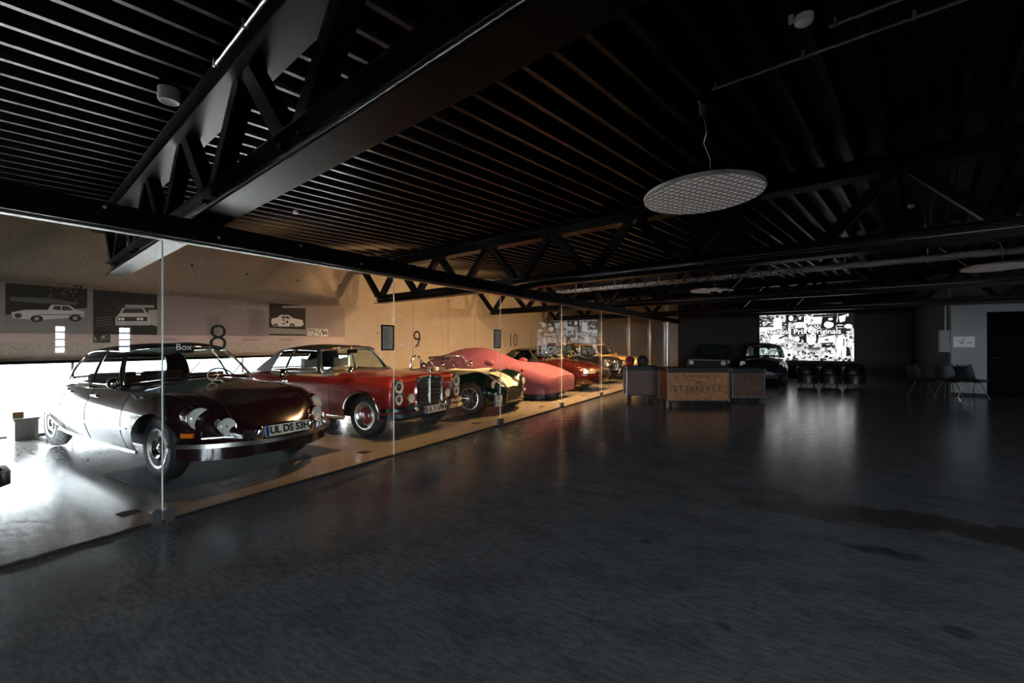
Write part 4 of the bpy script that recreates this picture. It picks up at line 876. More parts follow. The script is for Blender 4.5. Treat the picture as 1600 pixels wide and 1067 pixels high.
K.poly([(14, 464), (70, 465), (122, 473), (118, 476), (60, 474), (16, 470)], .10)                    # canoe on the roof rack
K.poly([(17, 488), (40, 484), (74, 484), (80, 476), (108, 477), (118, 484), (131, 487), (131, 495), (60, 500), (20, 497)], .52)
K.poly([(81, 483), (85, 478), (94, 478), (95, 485)], .04).poly([(97, 485), (96, 478), (107, 479), (114, 485)], .05)
for x, y in ((57, 498), (117, 497)): K.ell(x, y, 10, 5.5, .015); K.ell(x, y, 4, 3, .3)
K.ell(28, 493, 6, 4, .03); K.rect(60, 491, 130, 492, .06)
K.poly([(145, 499), (180, 492), (180, 516), (145, 516)], .02)
for k in range(4): K.poly([(150, 497+4*k), (174, 494+4*k), (174, 495+4*k), (150, 498.4+4*k)], .1)
K.specks(160, 478, 190, 490, 14, [.02, .07, .12], .8, 2)
K.poly([(232, 484), (245, 484), (245, 510), (226, 505)], .35).poly([(195, 476), (240, 477), (240, 481), (195, 480)], .35)
K.poly([(180, 496), (186, 490), (191, 481), (224, 481), (230, 490), (234, 496), (234, 508), (180, 508)], .5)
K.poly([(190, 489), (194, 482), (222, 482), (226, 489)], .04).rect(182, 495, 230, 502, .03)
for x in (186, 191.5, 215.5, 221): K.ell(x, 498.5, 2.5, 2.2, .75)
K.rect(180, 504, 238, 507, .35); K.rect(184, 508, 234, 510, .04)
panel(145, 172, 1.455, 1.61, .04); K.specks(147, 521, 171, 533, 24, [.01, .2, .4, .02], 1, 2.6)
K.poly([(420, 512), (477, 515), (477, bz(477, 1.66)), (420, bz(420, 1.66))], .22).rect(441, 478, 477, 481, .3)
K.poly([(423, 503), (424, 498), (433, 496), (438, 492), (450, 492), (457, 497), (472, 500), (474, 507), (470, 510), (426, 510)], .6)
K.poly([(438, 497), (441, 493.5), (445, 493.5), (445, 498)], .05).poly([(446, 498), (446, 493.5), (450, 494), (454, 498)], .05).rect(440, 499, 444, 507, .04)
K.ell(441.5, 503, 1.8, 2.2, .8); K.ell(448, 503, 2.2, 2.2, .06)
for x, y in ((430, 509), (456, 508.5)): K.ell(x, y, 4, 3.6, .01); K.ell(x, y, 1.8, 1.6, .3)
K.rect(480, 513, 497, 525, .45).rect(498, 514, 512, 525.5, .5); K.specks(481, 515, 496, 524, 12, [.04, .1, .6], 1, 2); K.specks(499, 516, 511, 525, 14, [.02, .05, .6], 1, 2.2)
for k in range(16):                                                                                    # columns of small print
    for a0, wd in ((388, 26), (322, 22)):
        if a0 == 322 and k < 5: continue
        z = 2.18-k*.036; w_ = wd*random.uniform(.75, 1); K.poly([(a0, bz(a0, z)), (a0+w_, bz(a0+w_, z)), (a0+w_, bz(a0+w_, z-.011)), (a0, bz(a0, z-.011))], .11)
for a0, wd in ((255, 20), (378, 30), (435, 22), (185, 20)):
    for z in (1.535, 1.51): K.poly([(a0, bz(a0, z)), (a0+wd, bz(a0+wd, z)), (a0+wd, bz(a0+wd, z-.01)), (a0, bz(a0, z-.01))], .12)
K.build('photo_print', m_print, ban)
text('Nordschleife', .16, 'banner_title', M('banner_title_grey', (.40, .35, .35), .7), ban, frame((.02, (on_x(366, BX)+on_x(405, BX))/2, 2.24), (0, 1, 0), (0, 0, 1)), .0005)

scrX0, scrX1, SY, SZ0, SZ1 = on_y(1187, 21.9), on_y(1334, 21.9), 21.86, .72, 2.62
scz = lambda p, q: CH+(HZ-q)/F*(21.9/(.51504*(p-800)/F+.85717))
SZ0, SZ1 = scz(1260, 563), scz(1260, 491)
scr = tag(empty('projection_screen', ((scrX0+scrX1)/2, SY, SZ0)), 'large glowing screen showing a black and white motor racing collage on the far wall', 'screen')
sw, sh = scrX1-scrX0, SZ1-SZ0
mb().box(-sw/2-.03, sw/2+.03, .0, .10, -.03, sh+.03).build('screen_case', m_black, scr)
m_scr = attr_mat('screen_picture', 1.8)
def on_scr(x, y, d): return ((min(max((x-70)/1460, 0), 1)-.5)*sw, -.002-d, (1-min(max((y-112)/720, 0), 1))*sh)
S = Ink(on_scr); S.g = 1.5; B, W_ = .012, .92; gy = [.02, .03, .06, .12, .3, .6, .9, .95]
S.rect(70, 112, 1530, 832, .55); S.specks(70, 112, 1530, 832, 520, gy, 8, 40)
S.rect(70, 130, 300, 285, .06).specks(70, 130, 300, 280, 90, [.02, .7, .9, .3], 4, 16)
S.rect(70, 288, 310, 305, B).rect(70, 310, 300, 420, .8).specks(75, 380, 300, 560, 60, [.1, .3, .9, .6], 6, 26)
S.poly([(320, 170), (420, 150), (450, 380), (380, 560), (250, 560), (300, 320)], W_).specks(320, 180, 430, 540, 16, [.6, .75, .4], 6, 18)
S.rect(445, 230, 540, 380, B).specks(450, 240, 530, 370, 18, [.6, .9], 4, 10)
S.rect(500, 115, 800, 235, .03).ell(585, 170, 36, 42, W_).ell(728, 172, 18, 24, W_).specks(600, 120, 790, 230, 18, [.2, .5], 5, 14)
S.poly([(640, 265), (780, 235), (800, 310), (650, 330)], .9).specks(640, 250, 800, 330, 14, [.05, .3], 6, 14)
S.rect(790, 140, 1070, 270, .85).specks(800, 130, 960, 330, 40, [.1, .3, .6, .95], 6, 20)
S.poly([(930, 125), (1290, 105), (1290, 150), (930, 160)], .05)
S.poly([(1070, 160), (1290, 150), (1265, 335), (1040, 340)], .015).ell(1165, 280, 72, 52, W_).poly([(1100, 215), (1240, 260), (1235, 240), (1110, 200)], .05).ell(1190, 195, 36, 18, .9).specks(1110, 250, 1220, 320, 8, [.3, .1], 4, 8)
S.poly([(1300, 115), (1530, 105), (1530, 330), (1285, 325)], .02).poly([(1310, 160), (1420, 130), (1400, 230), (1330, 250)], .8).ell(1450, 310, 60, 34, .85).ell(1330, 290, 50, 10, .6).ell(1440, 140, 16, 22, .8)
S.poly([(930, 265), (1030, 262), (1025, 310), (980, 342), (935, 312)], .06).poly([(945, 278), (1015, 275), (1012, 303), (980, 326), (948, 305)], W_).ell(980, 295, 20, 16, .1)
S.rect(1010, 440, 1250, 575, .75).poly([(1010, 465), (1250, 425), (1250, 440), (1010, 480)], .1).poly([(1030, 560), (1040, 520), (1110, 490), (1200, 492), (1240, 520), (1240, 555)], .93).poly([(1040, 560), (1235, 548), (1235, 572), (1040, 578)], .02).ell(1135, 510, 38, 14, .1)
S.rect(640, 455, 745, 550, .03).ell(680, 500, 42, 44, .8).rect(360, 430, 480, 560, .7).poly([(380, 480), (500, 430), (520, 450), (400, 500)], .06).rect(490, 500, 620, 520, .3).specks(490, 500, 620, 560, 30, [.1, .4, .8], 4, 12)
S.poly([(560, 340), (790, 320), (790, 440), (600, 460)], .12).poly([(1000, 345), (1420, 330), (1420, 440), (1010, 440)], .05).poly([(190, 350), (430, 330), (440, 430), (200, 430)], .42).specks(190, 330, 560, 440, 18, [.02, .1, .3, .6], 8, 24)
S.poly([(760, 600), (900, 640), (1010, 620), (1000, 680), (820, 640)], .16)                          # driver in a dark helmet, nobody in particular
S.poly([(785, 560), (775, 450), (800, 380), (850, 342), (945, 338), (1000, 390), (1015, 460), (995, 560), (965, 555), (965, 430), (830, 430), (830, 560)], .015)
S.ell(898, 372, 54, 34, .9).ell(898, 372, 34, 20, .55).poly([(830, 430), (970, 425), (975, 520), (945, 575), (900, 592), (855, 578), (828, 520)], .86)
S.ell(862, 450, 24, 9, .12).ell(935, 450, 24, 9, .12).poly([(890, 455), (905, 455), (912, 495), (884, 495)], .5).poly([(860, 518), (940, 516), (925, 535), (875, 536)], .15).rect(872, 521, 930, 527, .95).poly([(840, 590), (960, 588), (940, 610), (860, 610)], .04)
S.rect(1060, 590, 1195, 665, .03).rect(1200, 590, 1260, 640, .1).specks(1060, 630, 1260, 800, 46, [.02, .3, .9, .95], 8, 30)
S.poly([(1300, 480), (1350, 440), (1400, 470), (1430, 600), (1410, 640), (1420, 780), (1370, 785), (1350, 690), (1310, 780), (1275, 770), (1290, 640), (1280, 560)], .93).ell(1368, 450, 24, 28, .6).rect(1375, 490, 1395, 610, .1).poly([(1345, 650), (1360, 690), (1350, 780), (1340, 780)], .3)
S.poly([(1420, 600), (1470, 640), (1490, 750), (1420, 760)], .015).rect(1440, 440, 1530, 600, .75).specks(1440, 440, 1530, 600, 16, [.1, .4, .95], 8, 22).rect(1500, 600, 1530, 800, .9)
for x in (500, 580): S.poly([(x-30, 800), (x-28, 660), (x, 625), (x+28, 660), (x+30, 800)], .88).ell(x+5, 640, 24, 28, .45).specks(x-25, 680, x+25, 790, 8, [.1, .5], 4, 12)
S.specks(640, 690, 990, 810, 80, [.02, .05, .3, .9, .95], 6, 24)
for i in range(4):
    for j in range(5): S.rect(650+j*22, 580+i*26, 660+j*22, 592+i*26, .05)
S.specks(70, 560, 470, 830, 40, [.9, .7, .95, .3], 8, 34)
S.build('picture', m_scr, scr)
m_sw = M('screen_title_white', (.01, .01, .01)); b_ = m_sw.node_tree.nodes['Principled BSDF']; b_.inputs['Emission Color'].default_value = (1, 1, 1, 1); b_.inputs['Emission Strength'].default_value = 2.2
def st(p, q): return on_scr(p, q, 0)
tz = st(800, 385)[2]
text('Grand Prix Originals', .285, 'title_shadow', m_black, scr, frame((st(808, 0)[0], -.056, tz-.012), (1, 0, 0), (0, 0, 1)), .0003, .007)
text('Grand Prix Originals', .285, 'title', m_sw, scr, frame((st(800, 0)[0], -.060, tz), (1, 0, 0), (0, 0, 1)), .0003, .001)

# ------------------------------------------------------------------ framed sheets on the glass
m_paper = noisy(M('printed_sheet', (.35, .35, .33), .6), 60, (.12, .12, .12), (.42, .42, .40), .45, .55)
for k, (u, lab) in enumerate(((U[3], 'black framed text sheet on the glass before the red convertible'), (U[4], 'black framed text sheet on the glass before the pink covered car'))):
    f = tag(empty('framed_sheet', (GX+.007, u-.115, 1.36)), lab, 'sign', 'framed sheets on the glass')
    mb().box(0, .012, -.107, .107, 0, .018).box(0, .012, -.107, .107, .302, .32).box(0, .012, -.107, -.089, .018, .302).box(0, .012, .089, .107, .018, .302).build('frame', m_black, f)
    mb().box(.001, .005, -.09, .09, .017, .303).build('sheet', sheer('sheet_paper', (.55, .54, .5)), f)
    b = mb()
    for r in range(16): b.box(.005, .0056, -.07, -.07+random.uniform(.09, .14), .05+r*.0145, .054+r*.0145)
    o = b.build('print_line', m_ink, f); o['kind'] = 'stuff'
# ------------------------------------------------------------------ mats
def mat_(name, x0, x1, y0, y1, lab):
    b = mb(); b.box(x0, x1, y0, y1, 0.0, .005); return tag(b.build(name, m_mat), lab, 'mat')
mat_('rubber_mat', -6.5, -5.18, 2.05, 4.15, 'dark rubber floor mat under the front wheels of the maroon saloon')
# ------------------------------------------------------------------ crates
m_edge = M('worn_case_metal', (.13, .13, .135), .45, .8)
m_wood = noisy(M('crate_plywood', (.3, .16, .07), .6), 9, (.26, .105, .028), (.42, .18, .05), .35, .65); speckle(m_wood, 30, (.6, .55, .5), .4)
m_wood2 = noisy(M('crate_plywood_dark', (.2, .1, .06), .6), 8, (.07, .030, .016), (.11, .048, .024), .35, .65); speckle(m_wood2, 30, (.75, .7, .65), .5)
def stroke_text(word, h, wd, gap, name, mat, parent, M0):
    """roman capitals from thick stems, thin hairlines and serifs"""
    T, N_ = .17, .07
    G = dict(S=[([(.78, .72), (.7, .92), (.42, .98), (.18, .85), (.2, .66), (.5, .52), (.76, .38), (.8, .18), (.55, .03), (.25, .06), (.14, .28)], .12)],
      T=[([(.5, 0), (.5, 1)], T), ([(.05, .965), (.95, .965)], N_), ([(.06, .8), (.06, 1)], N_), ([(.94, .8), (.94, 1)], N_), ([(.3, .03), (.7, .03)], N_)],
      A=[([(.12, 0), (.5, 1)], N_), ([(.5, 1), (.86, 0)], T), ([(.27, .35), (.7, .35)], N_), ([(0, .03), (.28, .03)], N_), ([(.68, .03), (1.02, .03)], N_)],
      R=[([(.2, 0), (.2, 1)], T), ([(.05, .965), (.55, .965), (.76, .85), (.76, .65), (.55, .5), (.2, .5)], .09), ([(.5, .5), (.88, 0)], T), ([(.03, .03), (.38, .03)], N_), ([(.76, .03), (1.02, .03)], N_)],
      K=[([(.2, 0), (.2, 1)], T), ([(.85, 1), (.25, .42)], N_), ([(.42, .58), (.88, 0)], T), ([(.03, .03), (.38, .03)], N_), ([(.03, .97), (.38, .97)], N_), ([(.66, .97), (1, .97)], N_), ([(.7, .03), (1.04, .03)], N_)],
      F=[([(.2, 0), (.2, 1)], T), ([(.03, .965), (.86, .965)], N_), ([(.86, .76), (.86, 1)], N_), ([(.2, .52), (.62, .52)], N_), ([(.62, .4), (.62, .64)], N_), ([(.03, .03), (.42, .03)], N_)],
      E=[([(.2, 0), (.2, 1)], T), ([(.03, .965), (.84, .965)], N_), ([(.84, .78), (.84, 1)], N_), ([(.2, .52), (.6, .52)], N_), ([(.6, .4), (.6, .64)], N_), ([(.03, .035), (.88, .035)], N_), ([(.88, 0), (.88, .24)], N_)],
      L=[([(.2, 0), (.2, 1)], T), ([(.03, .97), (.4, .97)], N_), ([(.03, .035), (.86, .035)], N_), ([(.86, 0), (.86, .26)], N_)],
      D=[([(.2, 0), (.2, 1)], T), ([(.03, .965), (.5, .965), (.78, .82), (.88, .5), (.78, .18), (.5, .035), (.03, .035)], .09)])
    tot = len(word)*wd+(len(word)-1)*gap; b = mb(); k = 0
    for i, ch in enumerate(word):
        x0 = -tot/2+i*(wd+gap)
        for pts, t in G[ch]:
            for p, q in zip(pts, pts[1:]):
                p2 = Vector((x0+p[0]*wd, p[1]*h, 0)); q2 = Vector((x0+q[0]*wd, q[1]*h, 0)); d = (q2-p2).normalized(); n = Vector((-d.y, d.x, 0))*t*h*.5; k += 1; e = Vector((0, 0, .0008+.00001*k)); ex = d*.0
                b.add([tuple(M0 @ (v+e)) for v in (p2-n-ex, q2-n+ex, q2+n+ex, p2+n-ex)], [(0, 1, 2, 3)])
    return b.build(name, mat, parent)
def crate(name, p, Y, w, h, foot, lab, wood, dpt=.62, word=None, turn=0):
    x, y = px(p, Y); c = tag(empty(name, (x, y, 0), YAW+turn), lab, 'crate', 'flight cases on the hall floor')   # local -y faces the camera
    z0 = foot
    mb().box(-w/2+.02, w/2-.02, .015, dpt-.015, z0+.01, h-.10).build('body', wood, c)
    lid = mb().box(-w/2, w/2, 0, dpt, h-.085, h).build('lid', m_black, c)
    e = .03
    for sx in (-1, 1):
        for yy in (0, dpt):
            mb().box(sx*w/2-(e if sx > 0 else 0), sx*w/2+(e if sx < 0 else 0), yy-.005 if yy == 0 else yy-e, yy+e if yy == 0 else yy+.005, z0, h-.085).build('corner_edge', m_edge, c)
        mb().box(sx*w/2-.012, sx*w/2+.012, -.012, .05, h-.06, h+.004).box(sx*w/2-.012, sx*w/2+.012, -.012, .05, z0-.004, z0+.06).build('corner_cap', m_edge, c)
        for yy in (.1, dpt-.1):
            k = mb().box(sx*(w/2-.12)-.05, sx*(w/2-.12)+.05, yy-.05, yy+.05, z0-.02, z0).build('caster', m_black, c)
            mb().lathe([(0, -.02), (foot/2-.012, -.02), (foot/2-.012, .02), (0, .02)], (sx*(w/2-.12), yy, foot/2-.012), (1, 0, 0), 16).build('wheel', m_rub, k)
    mb().box(-w/2+.02, w/2-.02, -.006, .02, z0, z0+.022).build('bottom_edge', m_edge if 'right' in lab else m_black, c)
    mb().box(-w/2+.02, w/2-.02, -.006, .02, h-.105, h-.085).build('top_edge', m_black, c)
    if word:
        front = frame((0, .013, h*.40), (1, 0, 0), (0, 0, 1))
        stroke_text(word, .115, .108, .02, 'stencil_lettering', m_ink, c, front)
        b = mb(); b.box(-w*.28, w*.28, .010, .0135, h*.355, h*.362)
        b.build('stencil_line', m_ink, c)
        b = mb(); pts = []
        b.add([(x_, .0125, h*.62+z_) for x_, z_ in ((-.065, .0), (-.05, .028), (-.02, .03), (.0, .012), (.02, .034), (.05, .03), (.07, .005), (.045, .012), (.02, .0), (.0, -.012), (-.03, .004))], [tuple(range(11))])
        b.build('stencil_emblem', m_ink, c)
        b = mb()
        for k in range(9): b.box(-.26+k*.06, -.23+k*.06, .010, .0135, h*.76, h*.76+.05)
        b.build('faded_stencil', m_wood2, c)['kind'] = 'stuff'
    return c
crate('flight_case', 1091, 10.45, 1.42, .88, .12, 'middle wooden flight case stencilled STARKFELD, widest of the three', m_wood, word='STARKFELD')
crate('flight_case', 1003, 11.55, .78, .86, .13, 'dark wooden flight case nearest the glass wall, carrying two racing helmets', m_wood2, turn=-.12)
cr = crate('flight_case', 1169.5, 11.3, .82, .81, .10, 'plain brown flight case with bright metal edging, right of the stencilled one', m_wood2)
b = mb()
for k, (x0, x1) in enumerate(((-.12, -.085), (-.10, -.07), (.03, .045), (.07, .085), (.10, .12))): b.box(x0, x1, .010, .0135, .60, .645)
b.build('faded_stencil', m_ink, cr)['kind'] = 'stuff'
def helmet(p, Y, z, mat, lab, r=.135):
    x, y = px(p, Y); h = tag(empty('racing_helmet', (x, y, z), YAW-pi/2+.3), lab, 'helmet')
    mb().lathe([(r*.72, -.0)]+[(r*sin(t), .13-r*.0-r*cos(t)*.98) for t in [radians(d) for d in range(70, 181, 10)]], (0, 0, 0), (0, 0, 1), 24).build('helmet_shell', mat, h, True)
    G = [[(r*1.01*cos(a)*k, r*1.01*sin(a)*k, zz) for zz, k in ((.09, .94), (.13, 1.0), (.165, .965))] for a in [radians(d) for d in range(-70, 71, 10)]]
    mb().grid(G).build('visor_opening', m_black, h, True); return h
helmet(984, 11.85, .866, paint('red_helmet_paint', (.35, .02, .015)), 'red racing helmet resting on the dark flight case', .12)
helmet(1004, 11.8, .866, paint('black_helmet_paint', (.03, .025, .025)), 'black racing helmet resting beside the red one', .14)
# ------------------------------------------------------------------ round pendant lamps
m_lamp = M('unlit_panel_glow', (.22, .21, .205), .5)  # lamps are off; emission stands in for room light on the diffusers
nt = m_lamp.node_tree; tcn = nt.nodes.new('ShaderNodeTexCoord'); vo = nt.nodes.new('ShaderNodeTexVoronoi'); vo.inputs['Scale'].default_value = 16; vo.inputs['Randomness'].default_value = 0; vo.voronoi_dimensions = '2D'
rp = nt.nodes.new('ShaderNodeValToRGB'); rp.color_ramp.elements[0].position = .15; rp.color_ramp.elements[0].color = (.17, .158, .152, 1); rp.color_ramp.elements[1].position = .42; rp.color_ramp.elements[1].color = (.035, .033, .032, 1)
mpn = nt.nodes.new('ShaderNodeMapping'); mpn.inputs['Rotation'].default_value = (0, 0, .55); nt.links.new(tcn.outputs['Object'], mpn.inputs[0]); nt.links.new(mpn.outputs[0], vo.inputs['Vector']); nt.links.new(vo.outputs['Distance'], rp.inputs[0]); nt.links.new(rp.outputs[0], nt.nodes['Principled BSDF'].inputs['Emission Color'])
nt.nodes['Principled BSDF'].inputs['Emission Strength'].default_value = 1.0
def pendant(p, q, Y, lab, D=1.0, H=None, tilt=(0, 0), dim=1):
    x, y, z = px(p, Y, q); L = tag(empty('pendant_lamp', (x, y, z)), lab, 'lamp', 'round pendant lamps'); r = D/2
    mt = m_lamp
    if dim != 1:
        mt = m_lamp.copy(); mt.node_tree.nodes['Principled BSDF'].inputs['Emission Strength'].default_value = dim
    d = mb().lathe([(r-.012, .0), (r, .004), (r, .03), (r-.02, .04), (0, .045)], (0, 0, 0), (0, 0, 1), 64).build('lamp_disc', m_wplast, L, 40); d.rotation_euler = (tilt[0], tilt[1], 0)
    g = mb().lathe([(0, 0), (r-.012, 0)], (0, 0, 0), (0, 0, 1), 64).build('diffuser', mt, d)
    top = ZC+.05-z; c = (.0, .0, top)
    b = mb()
    for k in range(3):
        a = 2*pi*k/3+.4; b.tube([(r*.32*cos(a), r*.32*sin(a), .04), (0, 0, top-.14)], .002, 4)
    b.build('suspension_wire', m_steel, L)
    mb().tube([(.0, .0, top-.12), (.03, .02, top-.28), (.0, .06, top-.36), (.05, .08, .35), (.06, .07, .05)], .006, 6).build('power_cable', m_cable, L, True)
    mb().lathe([(0, -.14), (.03, -.13), (.035, -.02), (.05, 0), (0, .0)], (0, 0, top), (0, 0, 1), 14).build('ceiling_canopy', m_black, L, True)
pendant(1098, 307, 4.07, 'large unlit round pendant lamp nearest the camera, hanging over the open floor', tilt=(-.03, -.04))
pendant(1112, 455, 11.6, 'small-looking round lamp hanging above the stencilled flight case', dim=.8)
pendant(1310, 475, 15.4, 'unlit round lamp hanging in front of the lit screen wall', dim=.3)
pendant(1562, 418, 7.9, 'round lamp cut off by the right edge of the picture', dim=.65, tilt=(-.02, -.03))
# ------------------------------------------------------------------ under the ceiling
def cyl(b, x, y, z0, z1, r0, r1, n=24): return b.lathe([(0, z0), (r0, z0), (r1, z1), (0, z1)], (x, y, 0), (0, 0, 1), n)
x, y, _ = px(264, 3.75, 145); s = tag(empty('ceiling_sensor', (x, y, 3.42)), 'white drum shaped sensor under the roof deck left of the nearest truss', 'sensor')
mb().lathe([(.055, .0), (.07, -.004), (.077, .008), (.077, .10), (0, .10)], (0, 0, 0), (0, 0, 1), 28).build('housing', m_wplast, s, 40); mb().lathe([(0, .012), (.056, .004)], (0, 0, 0), (0, 0, 1), 24).build('grille', m_duct, s)
x, y, _ = px(1256, 2.94, 52); s = tag(empty('smoke_detector', (x, y, 3.51)), 'white domed smoke detector on the dark deck, upper right', 'smoke detector')
mb().lathe([(0, -.028), (.03, -.026), (.05, -.012), (.055, .012), (.055, .03), (.03, .036), (0, .036)], (0, 0, 0), (0, 0, 1), 28).build('housing', m_wplast, s, 40); mb().tube([(.05*cos(a), .05*sin(a), -.013) for a in [k*.12 for k in range(18)]], .003, 4).build('vent_slot', m_black, s)
mb().box(-.085, -.055, -.03, .03, .02, .05).build('mount_clip', m_wplast, s)
def pipe(name, p0, L, r, mat, lab, cat='conduit', z=None, clips=True):
    a = Vector(p0); e = a+TD*L; o = tag(empty(name, a), lab, cat)
    mb().tube([(0, 0, 0), e-a], r, 12).build('tube', mat, o, 40)
    if clips:
        for k in range(int(L/.6)+1): q = TD*(.03+k*.6); mb().obox(q+Vector((0, 0, -r)), q+Vector((0, 0, r+.03)), r*2.6, r*1.6).build('clip', mat, o)
    return o
m_cond = M('grey_conduit', (.16, .16, .17), .4)
x, y, z = px(1112, 3.72, 135); pipe('conduit', (x, y, 3.50), 5.5, .011, m_cond, 'long grey conduit under the deck from above the big round lamp')
x, y, z = px(1295, 2.98, 38); pipe('conduit', (x, y, 3.50), 4.0, .011, m_cond, 'shorter grey conduit beginning beside the smoke detector')
t0 = Vector((-8.9, 2.94, 3.46))+TD*5.4; pipe('conduit', (t0.x+.02, t0.y-.150, 3.47), 5, .012, m_alu, 'bright conduit clipped along the top chord of the nearest truss')
# perforated cable tray and grey duct beyond the second truss
x, y, _ = px(1060, 11.3, 443); O = Vector((x, y, 2.92)); Nn = Vector((.1914, .9815, 0))
tr = tag(empty('cable_tray', O-TD*3.6), 'perforated metal cable tray hanging beyond the second truss', 'cable tray')
m_perf = noisy(M('galvanised_tray', (.28, .28, .28), .45, .6), 30, (.05, .05, .05), (.45, .45, .45), .48, .52)
for sgn in (-1, 1): mb().obox(Nn*sgn*.15+Vector((0, 0, .03)), TD*6.2+Nn*sgn*.15+Vector((0, 0, .03)), .004, .07).build('side_rail', m_perf, tr)
for k in range(32): mb().obox(TD*(.1+k*.195)-Nn*.15, TD*(.1+k*.195)+Nn*.15, .05, .008).build('rung', m_perf, tr)
for k in range(5): mb().tube([TD*(.6+k*1.25), TD*(.6+k*1.25)+Vector((0, 0, .62))], .008, 6).build('hanger_rod', m_alu, tr)
dc = tag(empty('ventilation_duct', O+TD*1.6+Vector((0, .85, .16))), 'long grey ventilation duct hanging under the deck at the upper right', 'duct')
mb().tube([(0, 0, 0), TD*6.2], .07, 16).build('tube', m_duct, dc, 40); mb().obox(TD*-.12, TD*.02, .15, .15).build('end_box', m_duct, dc)
for k in range(5): mb().obox(TD*(.5+k*1.3)+Vector((0, 0, -.08)), TD*(.5+k*1.3)+Vector((0, 0, .5)), .02, .02).build('hanger_rod', m_alu, dc)
for p, q, Y, lab in ((462, 360, 7.3, 'tiny white wireless box on the deck above the glass wall'), (1423, 366, 7.0, 'tiny white box on the deck at the upper right')):
    x, y, z = px(p, Y, q); mb_ = mb().box(x-.035, x+.035, y-.025, y+.025, ZC-.05, ZC); tag(mb_.build('ceiling_box', m_wplast), lab, 'sensor')
# ------------------------------------------------------------------ right side: wall plan, cabinet, chairs
y = GY-.02; fx0, fx1 = on_y(1489, y), on_y(1524, y); Yd = y/(.51504*(1506-800)/F+.85717); zt, zb_ = CH+(HZ-525)/F*Yd, CH+(HZ-543)/F*Yd
pl = tag(empty('floor_plan', ((fx0+fx1)/2, GY-.001, zb_)), 'white framed floor plan sheet on the grey wall beside the doorway', 'plan')
w_, h_ = (fx1-fx0)/2, zt-zb_; mb().box(-w_, w_, -.015, 0, 0, h_).build('frame', m_duct, pl); 
P = Ink(lambda a, c, d: (a*w_, -.016-d, c*h_)); P.rect(-.95, .04, .95, .96, .75)
for _ in range(26): a, c = random.uniform(-.5, .9), random.uniform(.12, .85); P.rect(a, c, a+random.uniform(.03, .12), c+random.uniform(.03, .10), random.choice([.12, .2, .25]))
P.build('drawing', m_print, pl)
x0 = GXW-.13; Y = GY; cb = tag(empty('control_cabinet', (GXW-.10, GY+.10, 0)), 'slim pale grey control cabinet at the corner of the grey wall', 'cabinet')
Yc = (GY)/(.51504*(1466-800)/F+.85717); zc0, zc1 = CH+(HZ-550)/F*Yc, CH+(HZ-516)/F*Yc
mb().box(-.12, .09, -.10, .10, zc0, zc1).build('case', M('cabinet_grey', (.16, .16, .16), .5), cb); mb().box(-.015, .015, -.03, .0, zc1, 3.2).build('conduit', m_duct, cb); mb().box(.06, .068, -.112, -.10, zc0+.35, zc0+.45).build('lock', m_black, cb)
m_shell = M('dark_chair_shell', (.012, .012, .013), .45)
def chair(p, Y, rz, lab):
    x, y = px(p, Y); c = tag(empty('shell_chair', (x, y, 0), rz), lab, 'chair', 'shell chairs at the grey wall')
    G = []
    for i in range(9):
        u = i/8; a = u*1.0
        if u < .5: bx, bz = -.22+.44*(u/.5), .44-.02*sin(u*2*pi)
        else: t = (u-.5)/.5; bx, bz = .22+.09*t, .44+.38*t
        hw = .23-.03*(u > .85)
        G.append([(bx-.05*(v*v)*(u > .45), v*hw, bz+.07*v*v) for v in [k/4 for k in range(-4, 5)]])
    mb().grid(G).grid([[(p_[0]+.0, p_[1], p_[2]-.012) for p_ in r] for r in G]).build('shell', m_shell, c, True)
    for sx in (-1, 1):
        for sy in (-1, 1): mb().tube([(sx*.07, sy*.10, .43), (sx*.21, sy*.21, .0)], .009, 8).build('leg', m_chr, c)
    return c
chair(1440, 12.3, YAW+.2+pi/2, 'dark shell chair with chrome legs, farthest from the doorway')
chair(1483, 12.1, YAW-.3+pi/2, 'dark shell chair with chrome legs in the middle of the row')
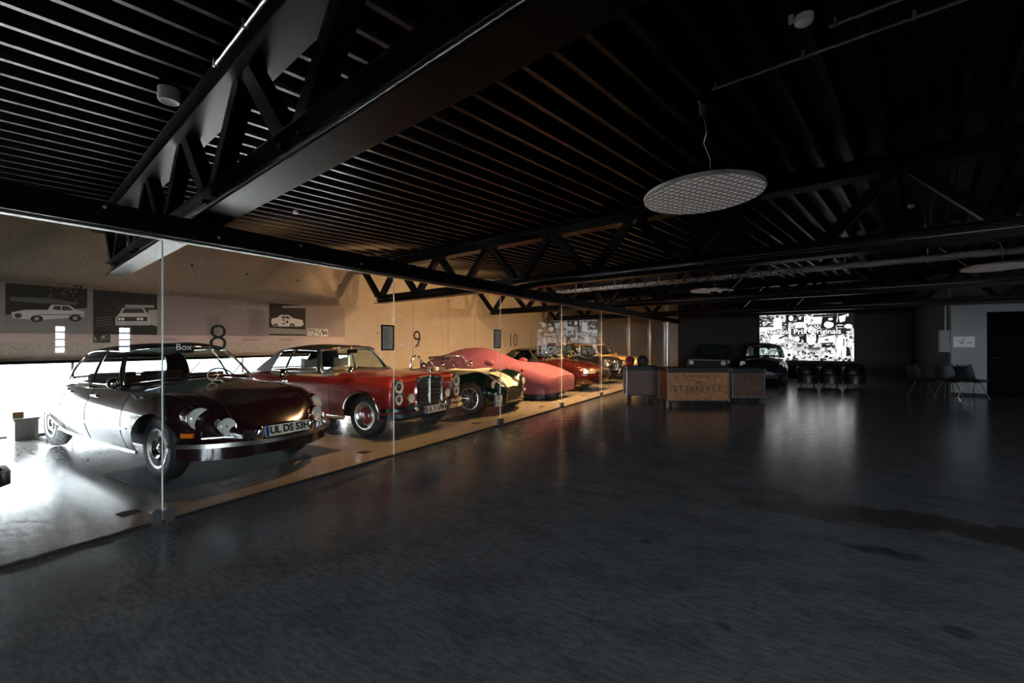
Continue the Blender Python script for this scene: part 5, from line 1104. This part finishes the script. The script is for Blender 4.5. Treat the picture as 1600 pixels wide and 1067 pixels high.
chair(1521, 12.0, YAW+pi/2, 'dark shell chair with chrome legs next to the doorway')
def tub(p, Y, lab):
    x, y = px(p, Y); c = tag(empty('tub_chair', (x, y, 0), -.1), lab, 'armchair', 'tub chairs under the screen')
    sec = lambda a: (.31*cos(a), .30*sin(a))
    G = [[(sec(a)[0]*k, sec(a)[1]*k, z) for k, z in ((.9, .12), (1, .4), (1.02, .62+.12*max(0, sin(a))), (.88, .66+.12*max(0, sin(a))), (.82, .42))] for a in [radians(-40+d*13) for d in range(21)]]
    mb().grid(G).build('back_shell', m_shell, c, True); mb().lathe([(0, .44), (.22, .43), (.25, .38), (.24, .14), (0, .12)], (0, -.02, 0), (0, 0, 1), 24).build('seat', m_shell, c, 50)
    for k in range(4): a = pi/4+k*pi/2; mb().tube([(.22*cos(a), .22*sin(a), .14), (.26*cos(a), .26*sin(a), 0)], .014, 6).build('leg', m_black, c)
for p, Y, l in ((1262, 15.2, 'dark tub chair below the lit screen, nearest the rounded car'), (1298, 15.0, 'dark tub chair below the lit screen, middle of three'), (1335, 14.8, 'dark tub chair below the lit screen, farthest from the rounded car')): tub(p, Y, l)
# ------------------------------------------------------------------ things by the daylight window
x, y = px(36, 6.95); bn = tag(empty('storage_bin', (x, y, 0), .1), 'grey lidded storage bin standing in front of the bright window', 'bin')
m_bin = M('bin_grey', (.33, .33, .34), .5); mb().box(-.13, .13, -.13, .13, 0, .30).build('bin_body', m_bin, bn); mb().box(-.15, .15, -.15, .15, .30, .33).build('lid', m_bin, bn)
o = mb().box(x-.08, x+.05, y-.12, y+.0, .332, .42).build('cardboard_box', M('cardboard', (.45, .25, .12), .8)); tag(o, 'small brown cardboard box on top of the grey bin', 'box')
x, y = px(66, 7.0); o = mb().box(x-.03, x+.38, y-.05, y+.12, 0, .05).lathe([(0, 0), (.05, 0), (.05, .04), (0, .04)], (x, y, .05), (0, 0, 1), 12).build('trolley_jack', M('jack_grey', (.25, .25, .26), .4)); tag(o, 'low grey trolley jack lying on the floor behind the maroon saloon', 'jack')
